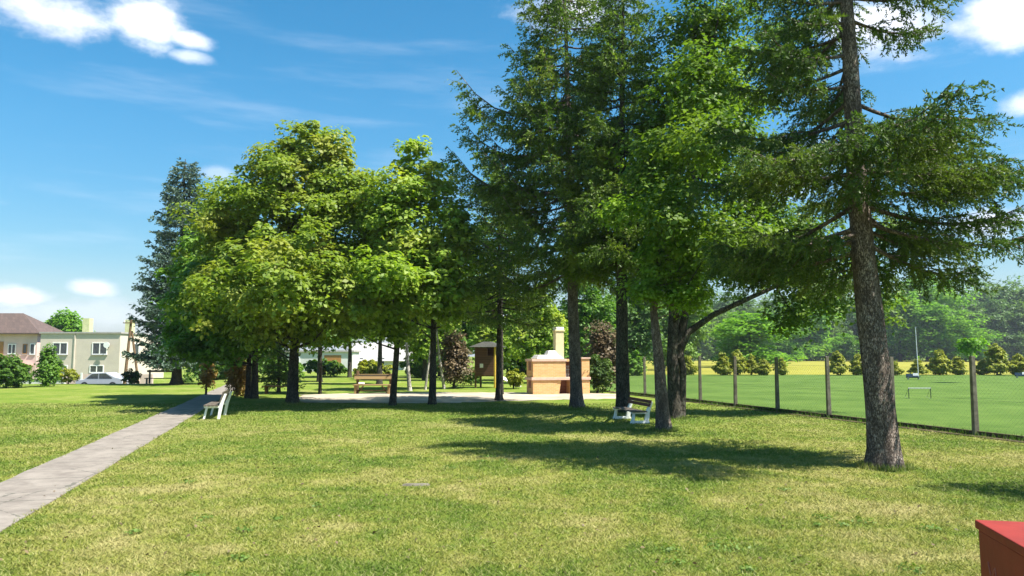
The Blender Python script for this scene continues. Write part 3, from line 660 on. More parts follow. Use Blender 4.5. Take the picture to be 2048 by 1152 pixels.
# light green trees behind the barbecue and the grove
k = 0
for px, D, top_y, wpx, base_y, mat, lab in [
    (1075, 52, 560, 130, 740, 'hornbeam', 'willowy light green tree directly behind the brick barbecue'),
    (1000, 58, 540, 130, 735, 'hornbeam', 'pale green tree behind the wooden play tower'),
    (1170, 60, 520, 120, 735, 'lime', 'deep green tree behind the barbecue chimney'),
    (930, 64, 520, 130, 720, 'lime', 'green tree above the withered brown bush'),
    (1270, 75, 500, 120, 735, 'wood_b', 'dark bluish green tree behind the bench and the fence end'),
    (700, 66, 500, 150, 690, 'hornbeam', 'leafy tree behind the timber bench near the pale house'),
    (560, 62, 560, 170, 700, 'lime', 'green tree beyond the lawn seen under the maple'),
    (1350, 100, 480, 150, 735, 'wood_a', 'misty green tree behind the leaning pink trunk'),
    (640, 55, 520, 130, 705, 'lime', 'dark leafed tree behind the thin stem right of the maple'),
    (760, 50, 540, 120, 690, 'hornbeam', 'green tree whose low crown hides the roof of the pale house'),
    (850, 58, 540, 130, 735, 'hornbeam', 'light green tree behind the pale grey trunk'),
    (500, 72, 600, 130, 745, 'lime', 'green tree beyond the far lawn, behind the two close trunks'),
    (430, 80, 640, 110, 748, 'bush', 'low green tree at the far lawn edge above the orange sapling'),
    (880, 70, 640, 110, 748, 'bush', 'low shrubby tree behind the thin birch trunk'),
    (1110, 78, 620, 130, 745, 'lime', 'bushy tree filling the gap left of the barbecue chimney'),
    (1230, 85, 590, 110, 742, 'wood_a', 'bluish tree between the black spruce trunk and the barbecue'),
    (128, 115, 618, 90, 690, 'bright', 'green tree showing above the flat roof of the cream house')]:
    b = Vector((P(px, 700, D).x, D, 0)); d = D; k += 1; hp = base_y-top_y; cy = (top_y+base_y)/2
    broadleaf(lab, b.x, b.y, P(px, top_y+hp*.25, D).z, .2, [lb(px, cy-hp*.2, wpx*.6, hp*.6), lb(px-wpx*.2, cy+hp*.1, wpx*.6, hp*.6), lb(px+wpx*.22, cy+hp*.08, wpx*.6, hp*.65), lb(px, cy+hp*.3, wpx*.8, hp*.35)],
              n_cl=260, n_lf=50, cl_r=.008*D*1.2, leaf=.0022*D, mat=mat, seed=110+k, n_limb=25, surf=.45)

# golden conifers along the far edge of the playing field
protos = [bush('golden green conifer bush in the row along the far edge of the field', 1475, 750, 40, 48, 'gold', seed=130+i, n=130, lf=42, leaf=.10, cone=True, cl=.19, name='golden_conifer', group='golden conifers along the far edge of the field') for i in range(3)]
gl = [(1475, 48, 42, 'widest golden conifer left of the two close fence posts'), (1375, 38, 36, 'yellowest golden conifer, seen just left of a fence post beside the forked trunk'), (1445, 44, 34, 'golden conifer directly left of the widest one'),
      (1503, 40, 30, 'small conifer touching the right side of the widest one'), (1527, 32, 30, 'low dark golden conifer left of a fence post'), (1563, 34, 24, 'narrow golden conifer right of a fence post before the yellow crop'),
      (1676, 46, 38, 'golden conifer right of the third fence post'), (1716, 42, 36, 'golden conifer just left of the near spruce trunk'), (1790, 26, 30, 'low yellow conifer just right of the near spruce trunk'),
      (1836, 30, 32, 'small golden conifer behind the thin white pole'), (1880, 50, 46, 'broad golden conifer between white pole and the tall fence post'), (1915, 36, 34, 'dark golden conifer touching the tall fence post'),
      (1994, 60, 50, 'tallest green gold conifer near the right edge'), (2037, 42, 40, 'golden conifer at the right edge of the picture'), (1965, 30, 30, 'low conifer between the tall post and the tallest conifer')]
for i, (px, h, wd, lab) in enumerate(gl):
    D = 74+rs.uniform(-1, 1); x = P(px, 745, D).x; sc = (wd/40, wd/40, h/48)
    if i < 3: o = protos[i]; o.location = (x, D, 0); o.scale = (wd/40, wd/40, h/48); o['label'] = lab
    else: copy_tree(protos[i % 3], x, D, sc, rs.random()*6, lab)
b = Vector((P(1943, 750, 53).x, 53, 0)); d = 53
broadleaf('small field tree with a flat bright green crown behind the tall fence post', b.x, b.y, 2.6, .10, [lb(1945, 692, 46, 26), lb(1935, 697, 30, 18)], n_cl=40, n_lf=50, cl_r=.35, leaf=.10, mat='bright', seed=140, n_limb=8, name='small_tree')

# the wood beyond the crop
def far_tree(i, mat, lab, group):
    rn = random.Random(200+i); H = 22; lo = []
    for k in range(8): lo.append((rn.uniform(-4, 4), rn.uniform(-4, 4), rn.uniform(6, 18), rn.uniform(2.8, 4.4), rn.uniform(2.8, 4.4), rn.uniform(3, 4.6)))
    lo += [(0, 0, 18.5, 3.4, 3.4, 4), (0, 0, 6, 5, 5, 4.5), (2, -2, 3, 5.5, 5.5, 3), (-3, -1, 3.5, 5, 5, 3)]
    return broadleaf(lab, 0, 250, 19, .35, lo, n_cl=270, n_lf=40, cl_r=1.6, leaf=.36, mat=mat, seed=200+i, n_limb=14, surf=.55, group=group, name='woodland_tree')
gD, gA = 'dark crowns in the wood beyond the crop', 'mid green crowns in the wood beyond the crop'
LD, LA = 'dark green crown among the tall trees of the distant wood', 'mid green crown among the trees of the distant wood'
fp = [far_tree(0, 'wood_a', LA, gA), far_tree(1, 'wood_b', LD, gD), far_tree(2, 'wood_a', LA, gA), far_tree(3, 'wood_b', LD, gD)]
rf = random.Random(9); used = set()
for row, (D, n) in enumerate([(300, 30), (318, 26), (345, 24)]):
    for i in range(n):
        px = 1130+(2260-1130)*(i+rf.uniform(.1, .9))/n; x = P(px, 700, D).x; k = rf.randrange(4)
        hpx = (712-(572 if px > 1840 else 590))/F*D+1.9
        s = hpx/22*rf.uniform(.86, 1.05)*(1 if row else .85); ws = rf.uniform(.85, 1.25)
        if k not in used: used.add(k); o = fp[k]; o.location = (x, D, 0); o.scale = (s*ws, s*ws, s); o.rotation_euler = (0, 0, rf.random()*6)
        else: copy_tree(fp[k], x, D, (s*ws, s*ws, s), rf.random()*6)
bp = None
for px, D, ty, wpx, lab in [(1500, 125, 628, 150, 'brightest green tree beyond the field, under the curved limb'), (1620, 285, 590, 130, 'bright rounded tree beyond the crop left of the third post'),
                            (1855, 270, 545, 130, 'tallest pale green tree above the wood right of the near spruce'), (1880, 240, 610, 120, 'bright green tree at the wood edge behind the white pole'),
                            (1800, 250, 590, 130, 'fresh green tree at the wood edge right of the near spruce trunk'), (1690, 265, 668, 60, 'small light green tree at the edge of the crop'),
                            (1470, 140, 640, 90, 'yellow green tree on the left flank of the brightest tree'), (1930, 245, 650, 110, 'low bright tree at the wood edge by the tall post'), (1560, 250, 640, 90, 'fresh green tree behind the yellow crop')]:
    x = P(px, 700, D).x; h = P(px, ty, D).z; s = h/22; ws = wpx/F*D/13/s
    if bp is None: bp = far_tree(7, 'bright', lab, None); o = bp; o.location = (x, D, 0); o.scale = (s*ws, s*ws, s)
    else: o = copy_tree(bp, x, D, (s*ws, s*ws, s), px, lab)

# ------------------------------------------------------------------ fence
ft = thing('wire_fence', 'chain link fence on grey concrete posts between lawn and playing field', 'fence')
def fpt(dd, z=0): return Vector((FX(dd), dd, z))
pd_ = [18.05+2.53*i for i in range(-3, 9)]
for dd in pd_:
    p = fpt(dd); m = MB(); r_ = .062; tp = CAMH-.02+rs.uniform(-.02, .02); lx = rs.uniform(-.02, .02)
    m.hexa([p+Vector((sx*r_, sy*r_, -.1)) for sx, sy in ((-1, -1), (1, -1), (1, 1), (-1, 1))]+[p+Vector((sx*r_*.8+lx, sy*r_*.8, tp)) for sx, sy in ((-1, -1), (1, -1), (1, 1), (-1, 1))])
    m.build('post', M['post'], ft, bevel=.012)
m = MB(); fd = (fpt(40)-fpt(10)).normalized(); a0, a1 = fpt(pd_[0]), fpt(pd_[-1]); Lf = (a1-a0).length; hh = 1.5
off = Vector((.08, 0, 0))
for i in range(int((Lf+hh)/.11)):
    for sg in (0, 1):
        s0 = i*.11-(hh if sg == 0 else 0); s1 = s0+hh
        if sg: s0, s1 = s1, s0
        z0, z1 = .1, .1+hh
        A = [s0, z0]; B = [s1, z1]
        def clip(A, B):
            ds, dz = B[0]-A[0], B[1]-A[1]; t0, t1 = 0, 1
            for lo_, hi_ in ((0, Lf),):
                ta, tb = (lo_-A[0])/ds, (hi_-A[0])/ds; t0 = max(t0, min(ta, tb)); t1 = min(t1, max(ta, tb))
            return (t0, t1)
        t0, t1 = clip(A, B)
        if t1-t0 < .02: continue
        q0 = a0+fd*(A[0]+(B[0]-A[0])*t0)+off; q0.z = A[1]+(B[1]-A[1])*t0
        q1 = a0+fd*(A[0]+(B[0]-A[0])*t1)+off; q1.z = A[1]+(B[1]-A[1])*t1
        m.tube([q0, q1], .0009, 3, False)
for z in (.1, .85, 1.6):
    q0, q1 = a0+off, a1+off; m.tube([(q0.x, q0.y, z), (q1.x, q1.y, z)], .0022, 4, False)
m.build('wire_mesh', M['wire'], ft)
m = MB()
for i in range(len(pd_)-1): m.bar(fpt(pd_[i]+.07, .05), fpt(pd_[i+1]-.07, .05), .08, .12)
m.build('base_kerb', M['soil_shade'], ft)
poly_sheet('soil_shade_strip', blob([(FX(10)-.42, 10), (FX(10)+.14, 10), (FX(40)+.14, 40), (FX(40)-.36, 40)], 60, .05), M['soil_shade'], .012)  # dark strip with the kerb's shadow put into its colour
# weeds along the foot of the fence
rn = np.random.default_rng(8); n = 4500; dd = rn.random(n)*26+11; xx = FX(dd)+rn.normal(size=n)*.10; h = .05+.14*rn.random(n)**2
B = np.stack([xx, dd, 0*xx], 1); a = rn.random(n)*6.28; s_ = np.stack([np.cos(a), np.sin(a), 0*a], 1)*.012; T = B+np.stack([rn.normal(size=n)*.04, rn.normal(size=n)*.04, h], 1)
tag(np_mesh('weeds', np.stack([B-s_, B+s_, T], 1).reshape(-1, 3), np.arange(n*3).reshape(-1, 3), M['dead' if False else 'bush']), 'strip of uncut weeds along the foot of the wire fence', 'weeds', kind='stuff')
# taller grass round trunk feet
V = []
for px, py, rr, cnt in [(1768, 936, .36, 900), (1328, 862, .3, 500), (1351, 838, .3, 400), (1247, 828, .3, 300), (1155, 818, .3, 300), (585, 808, .35, 300)]:
    c = G(px, py); a = rn.random(cnt)*6.28; q = rr*(.75+.5*rn.random(cnt)); B = np.stack([c.x+np.cos(a)*q, c.y+np.sin(a)*q, 0*a], 1)
    a2 = rn.random(cnt)*6.28; s_ = np.stack([np.cos(a2), np.sin(a2), 0*a], 1)*.008; T = B+np.stack([rn.normal(size=cnt)*.03, rn.normal(size=cnt)*.03, .05+.09*rn.random(cnt)], 1)
    V.append(np.stack([B-s_, B+s_, T], 1).reshape(-1, 3))
V = np.concatenate(V); tag(np_mesh('tall_grass', V, np.arange(len(V)).reshape(-1, 3), M['blade']), 'longer grass left standing round the feet of the trunks', 'grass', kind='stuff')

def litter(name, label, n, size, col, flat, seed, d1=24, h=.02, cat='leaves'):
    r = np.random.default_rng(seed); d = 5.5*(d1/5.5)**r.random(n); x = (r.random(n)*2-1)*(d*.72+.5)
    ok = (x < FX(d)-.3) & (~((path_u(x, d) > 0) & (path_u(x, d) < pw)) | (r.random(n) < .5)); x, d = x[ok], d[ok]; n = len(x)
    C = np.stack([x, d, h+.012*r.random(n)], 1); Nn = np.stack([r.normal(size=n)*flat, r.normal(size=n)*flat, np.ones(n)], 1); Nn /= np.linalg.norm(Nn, axis=1)[:, None]
    V = leaf_quads(C, Nn, size, r); tag(np_mesh(name, V, np.arange(len(V)).reshape(-1, 4), col), label, cat, kind='stuff')
litter('fallen_leaves', 'scattered dry brown leaves and cone scales lying in the grass', 900, .022, M['dead'], .5, 401)
def rosettes():
    r = np.random.default_rng(77); V = []
    spots = [(G(1440, 1092).x, G(1440, 1092).y, .32)]+[((r.random()*2-1)*(dd*.6), dd, .05+.10*r.random()) for dd in 5.6*(18/5.6)**r.random(34)]
    for cx, cy, rad in spots:
        if -.1 < path_u(cx, cy) < pw+.1 or cx > FX(cy)-.4: continue
        k = int(22+rad*260); a = r.random(k)*6.28; q = rad*r.random(k)**.6
        C = np.stack([cx+np.cos(a)*q, cy+np.sin(a)*q, .015+.035*r.random(k)], 1); Nn = np.stack([np.cos(a)*.6, np.sin(a)*.6, np.ones(k)], 1)+r.normal(size=(k, 3))*.3
        Nn /= np.linalg.norm(Nn, axis=1)[:, None]; V.append(leaf_quads(C, Nn, .018, r))
    V = np.concatenate(V); tag(np_mesh('clover', V, np.arange(len(V)).reshape(-1, 4), M['weed']), 'low broad leaved clover and weeds dotted through the near lawn', 'clover', kind='stuff')
M['weed'] = leaf_mat('weed_leaves', (.08, .15, .025), (.15, .23, .045), None, .3)
rosettes()

# ------------------------------------------------------------------ benches
def bench(label, loc, rz, slat_mat, L=1.9, back_slats=3, foot=True):
    """concrete ended park bench; faces local -x, length along local y"""
    t = thing('park_bench', label, 'bench', loc, rz, 'concrete ended park benches')
    for yy in (.12, L-.18):
        m = MB()
        m.prism([(.08, 0 if not foot else .09), (.17 if not foot else .22, 0 if not foot else .09), (.25, .36), (.37, .70), (.29, .70), (.14, .40)][::-1], 'y', yy, yy+.09)     # back support
        m.prism([(-.40 if not foot else -.36, 0 if not foot else .09), (-.33 if not foot else -.26, 0 if not foot else .09), (-.24, .31), (-.31, .31)][::-1], 'y', yy, yy+.09)                             # front leg
        if foot: m.prism([(-.40, 0), (.26, 0), (.22, .088), (-.37, .088)][::-1], 'y', yy, yy+.09)                                  # foot bar
        m.prism([(-.36, .312), (.14, .312), (.14, .37), (-.38, .37)][::-1], 'y', yy+.003, yy+.087)                        # seat arm
        m.build('end_frame', M['white'], t, bevel=.008)
    for i in range(4): x = -.36+i*.125; MB().box(x, x+.10, 0, L, .373, .41).build('seat_slat', M['slatw'], t, bevel=.006)
    for i in range(back_slats):
        z = (.60 if back_slats == 2 else .50)+i*.11; x = .17+(z-.40)*.36
        m = MB(); m.hexa([(x-.035, 0, z-.05), (x, 0, z-.05), (x, L, z-.05), (x-.035, L, z-.05), (x+.005, 0, z+.05), (x+.04, 0, z+.05), (x+.04, L, z+.05), (x+.005, L, z+.05)])
        for v in range(8): p = m.v[v]; m.v[v] = (p[0]-.035, p[1], p[2])
        m.build('back_slat', slat_mat, t, bevel=.006)
    return t
b = G(424, 839)
bench('white bench seen end on beside the footpath', (b.x+.1, b.y-.1, 0), path_ang-.03, M['slatw'], 1.9, 3, False).scale = (.85, 1, 1.08)
b = G(1288, 846)
bench('low bench with brown back boards and white concrete ends beside two trunks', (b.x-.05, b.y-.3, 0), math.radians(10), M['slat'], 1.9, 2).scale = (.88, 1, .86)
# timber seat with a roof like back board
b = G(712, 787); e = G(780, 787); Lb = e.x-b.x
t = thing('timber_bench', 'golden timber garden bench with a tall back board on the sand edge', 'bench', (b.x, b.y, 0), 0)
for xx in (.0, Lb-.05):
    m = MB(); m.box(xx, xx+.12, .0, .14, 0, 1.0 if xx else 1.15); m.build('post', M['logd'], t, bevel=.01)
    MB().box(xx+.005, xx+.115, -.55, -.44, 0, .42).build('leg', M['log'], t, bevel=.01)
MB().hexa([(-.1, -.06, .72), (Lb+.18, -.06, .72), (Lb+.18, -.005, .72), (-.1, -.005, .72), (-.1, .02, .98), (Lb+.18, .02, .98), (Lb+.18, .07, .98), (-.1, .07, .98)]).build('back_board', M['log'], t, bevel=.01)
for i in range(3): MB().box(-.05, Lb+.14, -.62+i*.19, -.45+i*.19, .423, .475).build('seat_plank', M['log'], t, bevel=.008)
for xx, sg in ((.13, 1), (Lb-.07, -1)): MB().bar((xx, -.3, .02), (xx+sg*.3, -.3, .40), .06, .06).build('brace', M['logd'], t)
MB().box(.12, Lb-.05, -.33, -.27, .14, .2).build('foot_rail', M['logd'], t)
tag(MB().box(0, .30, 0, .22, 0, .09).build('paper_bag', M['paper'], bevel=.03), 'small white bundle lying on the timber bench seat', 'bag')
bpy.data.objects['paper_bag'].location = (b.x+.2, b.y-.55, .478)
# low backless bench left of the maple, wooden rail bench by the blue spruce
b = G(525, 788)
t = thing('low_bench', 'low dark backless bench in the shade left of the maple trunk', 'bench', (b.x, b.y, 0), 0)
MB().box(0, 1.6, -.18, .18, .36, .42).build('seat', M['logd'], t, bevel=.01)
for xx in (.15, 1.35): MB().box(xx, xx+.1, -.15, .15, 0, .357).build('leg', M['logd'], t)
b = G(293, 767)
t = thing('rail_bench', 'long weathered wooden bench beside the blue spruce', 'bench', (b.x, b.y, 0), 0)
for z in (.34, .78): MB().box(0, 2.1, 0 if z > .5 else -.35, .06 if z > .5 else 0.0, z, z+(.14 if z > .5 else .05)).build('plank', M['logd'], t)
for xx in (.1, 1.9): MB().box(xx, xx+.1, .063, .15, 0, .95).build('post', M['post'], t); MB().box(xx, xx+.1, -.33, -.25, 0, .337).build('leg', M['post'], t)

# ------------------------------------------------------------------ barbecue
b = G(1045, 789); kx = b.y/F
b = G(1062, 789)
t = thing('brick_barbecue', 'tan brick garden barbecue with a tall cream chimney behind the sand', 'barbecue', (b.x, b.y, 0), math.radians(15)); t.scale = (.9, 1, 1)
X = lambda px: (px-1045)*kx; Z = lambda py: (789-py)*kx
x0, x1, x2, x3, x4, x5 = X(1045), X(1066), X(1105), X(1128), X(1164), X(1185)
yb = 1.15
m = MB(); m.box(x0+.12, x3-.05, .0, yb, Z(757)+.04, Z(724)); m.build('oven_body', M['brick'], t, bevel=.01)
m = MB(); m.box(x0+.12, x2, .0, yb, 0, Z(760)-.03); m.build('oven_base', M['brick'], t, bevel=.01)
m = MB(); m.box(x0+.02, x5, -.06, yb+.03, Z(760)-.028, Z(757)+.038); m.build('counter_slab', M['slab'], t, bevel=.012)
m = MB(); m.box(x0+.04, x3, -.05, yb+.03, Z(724)+.002, Z(720)+.02); m.build('shelf_slab', M['slab'], t, bevel=.01)
m = MB(); m.hexa([(X(1060), .02, Z(719)+.01), (X(1124), .02, Z(719)+.01), (X(1124), yb, Z(719)+.01), (X(1060), yb, Z(719)+.01), (X(1066), .25, Z(711)), (X(1114), .25, Z(711)), (X(1114), yb-.1, Z(711)), (X(1066), yb-.1, Z(711))]); m.build('oven_top', M['slabw'], t, bevel=.02)
MB().hexa([(X(1088), .27, Z(711)+.002), (X(1113), .27, Z(711)+.002), (X(1113), yb-.2, Z(711)+.002), (X(1088), yb-.2, Z(711)+.002), (X(1092), .4, Z(702)), (X(1108), .4, Z(702)), (X(1108), yb-.3, Z(702)), (X(1092), yb-.3, Z(702))]).build('hood', M['slabw'], t, bevel=.02)
m = MB(); m.box(X(1109), X(1129)-.01, .42, .42+.42, Z(718)+.02, Z(663)); c = m.build('chimney', M['cream'], t, bevel=.01)
MB().box(X(1107), X(1131), .38, .88, Z(663)+.002, Z(660)).build('rim', M['cream'], c, bevel=.01)
MB().box(X(1109), X(1129), .42, .84, Z(660)+.003, Z(654)).build('cap', M['slabw'], c, bevel=.01)
m = MB(); m.box(x3-.047, x4, .62, yb, Z(757)+.04, Z(719)); m.build('back_wall', M['brickd'], t)
m = MB(); m.box(x4+.003, x5-.05, .0, yb, Z(757)+.04, Z(719)); m.build('pillar', M['brick'], t, bevel=.01)
m = MB(); m.box(x4+.003, x5-.05, .0, yb, 0, Z(760)-.03); m.build('pillar_base', M['brick'], t, bevel=.01)
m = MB(); m.box(x4-.02, x5, -.05, yb+.02, Z(719)+.002, Z(716)); m.build('pillar_cap', M['slab'], t, bevel=.01)
m = MB(); m.box(x3+.003, x4, .05, .61, Z(724), Z(719)); m.build('lintel', M['brick'], t)
m = MB(); m.box(x2+.003, x4, .75, yb, 0, Z(760)-.03); m.build('wood_store_back', M['brickd'], t)
m = MB(); m.prism([(x2+.003, 0), (x2+.14, 0), (x2+.26, Z(760)-.035), (x2+.003, Z(760)-.035)], 'y', .02, .74); m.build('arch_side', M['brick'], t)
m = MB(); m.box(X(1139), X(1150), .05, .74, 0, Z(760)-.035); m.build('centre_pier', M['brick'], t)
m = MB()
for i in range(6): xx = X(1131)+i*.12; m.box(xx, xx+.03, .30, .33, Z(757)+.045, Z(733))
for z in (Z(750), Z(741), Z(734)): m.box(x3-.04, x4-.01, .332, .36, z, z+.03)
m.build('grill', M['steel'], t)
for py in (742, 777): MB().box(x0+.113, x0+.119, .3, .8, Z(py), Z(py-22)).build('side_door', M['brickd'], t)

# ------------------------------------------------------------------ play tower
b = G(949, 776); kx = b.y/F; X = lambda px: (px-949)*kx; Z = lambda py: (776-py)*kx
t = thing('play_tower', 'raised brown wooden play tower with yellow framing and two white notices', 'play tower', (b.x, b.y, 0), math.radians(-14))
wd = X(992); dp = 1.2
for xx in (.0, wd-.1):
    for yy in (0, dp-.1): MB().box(xx, xx+.1, yy, yy+.1, 0, Z(695)).build('post', M['yellow' if xx else 'logd'], t, bevel=.008)
MB().box(.103, wd-.103, -.02, .03, Z(751), Z(712)).build('front_boards', M['brown'], t)
MB().box(.103, wd*.62, -.015, .035, Z(712)+.003, Z(696)).build('upper_boards', M['brown'], t)
MB().box(-.02, .03, .103, dp-.103, Z(751), Z(696)).build('side_boards', M['brown'], t)
MB().box(.03, wd-.1, dp-.05, dp, Z(751), Z(696)).build('back_boards', M['brown'], t)
MB().box(.0, wd, .035, dp-.055, Z(753), Z(751)-.003).build('floor', M['logd'], t)
MB().box(wd-.03, wd+.02, .103, dp-.103, Z(751), Z(730)).build('rail_panel', M['yellow'], t)
MB().bar((wd+.03, .1, Z(728)), (wd+.03, dp-.1, Z(700)), .05, .08).bar((wd+.03, .1, Z(700)), (wd+.03, dp-.1, Z(728)), .05, .08).build('cross_brace', M['yellow'], t)
e = .3; MB().hexa([(-e, -e, Z(695)), (wd+e, -e, Z(695)), (wd+e, dp+e, Z(695)), (-e, dp+e, Z(695)), (wd*.3, dp*.4, Z(684)), (wd*.7, dp*.4, Z(684)), (wd*.7, dp*.6, Z(684)), (wd*.3, dp*.6, Z(684))]).build('roof', M['shing'], t)
MB().box(X(960), X(967), -.03, -.022, Z(736), Z(728)).build('notice', M['paper'], t)
MB().box(wd+.058, wd+.066, .3, .75, Z(733), Z(725)).build('notice', M['paper'], t)
m = MB(); m.bar((wd+.03, dp*.5, Z(752)), (wd+1.5, dp*.5-.9, .12), .42, .05); m.build('slide', M['slabw'], t)

# ------------------------------------------------------------------ red box
c = G(1955, 1040, .98); th = math.radians(-13); bw = .62
t = thing('red_cabinet', 'red painted square cabinet at the bottom right corner', 'cabinet', (c.x, c.y, 0), th)
MB().box(0, .7, -.62, 0, -.02, .93).build('body', M['redbox'], t, bevel=.008)
MB().box(-.012, .712, -.632, .012, .933, .98).build('lid', M['redbox'], t, bevel=.006)
m = MB()
for i, (y, z, l, a) in enumerate([(-.15, .72, .07, 1.2), (-.18, .71, .06, 1.9), (-.23, .72, .06, 1.3), (-.25, .70, .05, 2.0)]):
    m.bar((-.0015, y, z), (-.0015, y+l*math.cos(a), z+l*math.sin(a)), .006, .002)
m.build('paint_scratch', M['pinkmark'], t)

# ------------------------------------------------------------------ field furniture
b = G(1818, 797); e = G(1862, 797)
t = thing('mini_goal', 'small dark metal football goal frame on the playing field', 'goal', (b.x, b.y, .004), 0)
Lg = e.x-b.x; hg = 20*b.y/F
for xx in (0, Lg): MB().tube([(xx, 0, 0), (xx, 0, hg)], .018, 8).build('goal_post', M['darkmetal'], t); MB().tube([(xx, .02, 0), (xx+.0, .35, .02), (xx, .02, hg*.95)], .010, 6).build('stay', M['steel'], t)
MB().tube([(-.018, 0, hg), (Lg+.018, 0, hg)], .018, 8).build('crossbar', M['steel'], t)
b = G(1837, 756)
t = thing('floodlight_pole', 'thin white pole standing at the far side of the playing field', 'pole', (b.x, b.y, 0), 0)
MB().tube([(0, 0, 0), (-.05, 0, 100*b.y/F)], [.035, .025], 8).build('pole', M['white'], t)
MB().box(-.12, .02, -.04, .04, 100*b.y/F, 100*b.y/F+.06).build('lamp_head', M['steel'], t)
for px, py, lab, wd in [(1816, 759, 'small dark blue and white team bench by the white pole', 24), (2034, 756, 'dark and white team bench at the right edge of the field', 26)]:
    b = G(px, py); k = b.y/F
    t = thing('team_bench', lab, 'bench', (b.x, b.y, .004), 0)
    MB().box(0, wd*k, .25, .3, .12, .45).build('back', M['blueplastic'], t); MB().box(0, wd*k, -.1, .247, .2, .25).build('seat', M['blueplastic'], t)
    MB().box(wd*k*.55, wd*k*.98, .22, .247, .30, .5).build('white_panel', M['white'], t)
    for xx in (.05, wd*k-.1): MB().box(xx, xx+.05, .0, .2, 0, .197).build('leg', M['steel'], t)
# small litter and a worn stone in the grass
b = G(830, 971); m = MB()
m.hexa([(-.22, -.06, -.01), (.20, -.08, -.01), (.24, .07, -.01), (-.18, .09, -.01), (-.17, -.03, .03), (.15, -.05, .035), (.19, .04, .03), (-.14, .06, .025)])
o = m.build('flat_stone', M['post'], bevel=.01); o.location = (b.x, b.y, 0); tag(o, 'flat pale stone sunk in the middle of the foreground lawn', 'stone')

# ------------------------------------------------------------------ houses and street
def window(parent, x, y, z, ww, hh, n=2, sill=True, mat='wframe'):
    """window in a wall facing -y: x,z centre; the frame is a part, pane and sill its sub-parts"""
    m = MB(); f = .09
    m.box(x-ww/2, x+ww/2, y-.06, y+.02, z-hh/2, z-hh/2+f).box(x-ww/2, x+ww/2, y-.06, y+.02, z+hh/2-f, z+hh/2)
    m.box(x-ww/2, x-ww/2+f, y-.058, y+.018, z-hh/2+f, z+hh/2-f).box(x+ww/2-f, x+ww/2, y-.058, y+.018, z-hh/2+f, z+hh/2-f)
    for i in range(1, n): c = x-ww/2+ww*i/n; m.box(c-.05, c+.05, y-.056, y+.016, z-hh/2+f, z+hh/2-f)
    fr = m.build('window', M[mat], parent)
    MB().box(x-ww/2+f*.9, x+ww/2-f*.9, y-.02, y+.01, z-hh/2+f*.9, z+hh/2-f*.9).build('pane', M['glass'], fr)
    if sill: MB().box(x-ww/2-.08, x+ww/2+.08, y-.14, y+.0, z-hh/2-.08, z-hh/2-.005).build('sill', M['roofg'], fr)
D = 85; gzh = -.95; q = P(82, 665, D); k = D/F
t = thing('cream_house', 'flat roofed cream house with white windows beyond the street', 'house', (q.x, D, gzh))
X = lambda px: (px-82)*k; Z = lambda py: (P(82, py, D).z-gzh)
MB().box(0, X(241), 0, 11, 0, Z(667)).build('wall', M['render1'], t)
r_ = MB().box(-.12, X(241)+.15, -.15, 11.1, Z(667)+.002, Z(664)).build('roof', M['roofg'], t)
for px, hp, lab in ((172, 640, None), (257, 640, None)):
    yy = 2.0 if px < 200 else 5.5; kk = (D+yy)/F; xx = (px-1024)*kk-q.x
    if xx > X(241)-.8: xx = X(241)-1.0; yy = 7
    MB().box(xx-.4, xx+.4, yy, yy+.8, Z(664)+.003, Z(hp)+.3).build('chimney', M['chim'], r_)
for px, py, wpx, hpx in ((122, 697, 30, 24), (201, 697, 30, 24), (130, 738, 18, 15), (197, 738, 28, 15)):
    window(t, X(px), -.0, Z(py), wpx*k, hpx*k, 2)
m = MB(); cx, cz = X(219), Z(690)
m.prism([(cx+.34*math.cos(a), cz+.34*math.sin(a)) for a in np.linspace(0, 2*PI, 18, endpoint=False)], 'y', -.55, -.50); dsh = m.build('satellite_dish', M['white'], t)
MB().bar((cx, -.499, cz), (cx, .0, cz-.3), .06, .06).build('arm', M['soot'], dsh)
MB().box(X(150), X(152), -.1, -.001, 0, Z(668)).build('downpipe', M['render1'], t)
for yy in (3, 7): 
    m = MB(); m.box(X(241)-.01, X(241)+.05, yy, yy+1.3, Z(715), Z(685)); f_ = m.build('side_window', M['wframe'], t)
    MB().box(X(241)+.03, X(241)+.06, yy+.12, yy+1.18, Z(713), Z(687)).build('pane', M['glass'], f_)
# brown roofed pink house
D = 90; q = P(82, 665, D); k = D/F
t = thing('pink_house', 'pinkish house with a brown hipped roof at the left edge', 'house', (q.x-.3, D, gzh))
X = lambda px: (px-82)*k; Z = lambda py: (P(82, py, D).z-gzh); x0 = X(-140)
MB().box(x0, -.1, 0, 5, 0, Z(667)).build('wall', M['render2'], t)
zt, ze = Z(624), Z(666); xr = X(22)
m = MB(); m.add([(x0-.5, -.6, ze), (.5, -.6, ze), (.5, 5.5, ze), (x0-.5, 5.5, ze), (x0+3.4, 2.5, zt), (xr, 2.5, zt), (x0-.5, -.6, ze-.15), (.5, -.6, ze-.15), (.5, 5.5, ze-.15), (x0-.5, 5.5, ze-.15)],
                 [(0, 1, 5, 4), (1, 2, 5), (2, 3, 4, 5), (3, 0, 4), (6, 9, 8, 7), (0, 6, 7, 1), (1, 7, 8, 2), (2, 8, 9, 3), (3, 9, 6, 0)])
r_ = m.build('roof', M['tiles'], t)
window(t, X(31), 0, Z(698), 16*k, 20*k, 2); window(t, X(57), 0, Z(698), 9*k, 20*k, 1, mat='door'); window(t, X(72), 0, Z(698), 10*k, 22*k, 1)
window(t, X(-50), 0, Z(698), 24*k, 20*k, 2)
MB().box(X(2), X(14), -.05, -.003, Z(722), Z(683)).build('door', M['door'], t)
m = MB().box(X(-10), X(76), -1.6, -.003, Z(731), Z(728)); m.build('balcony_slab', M['slab'], t)
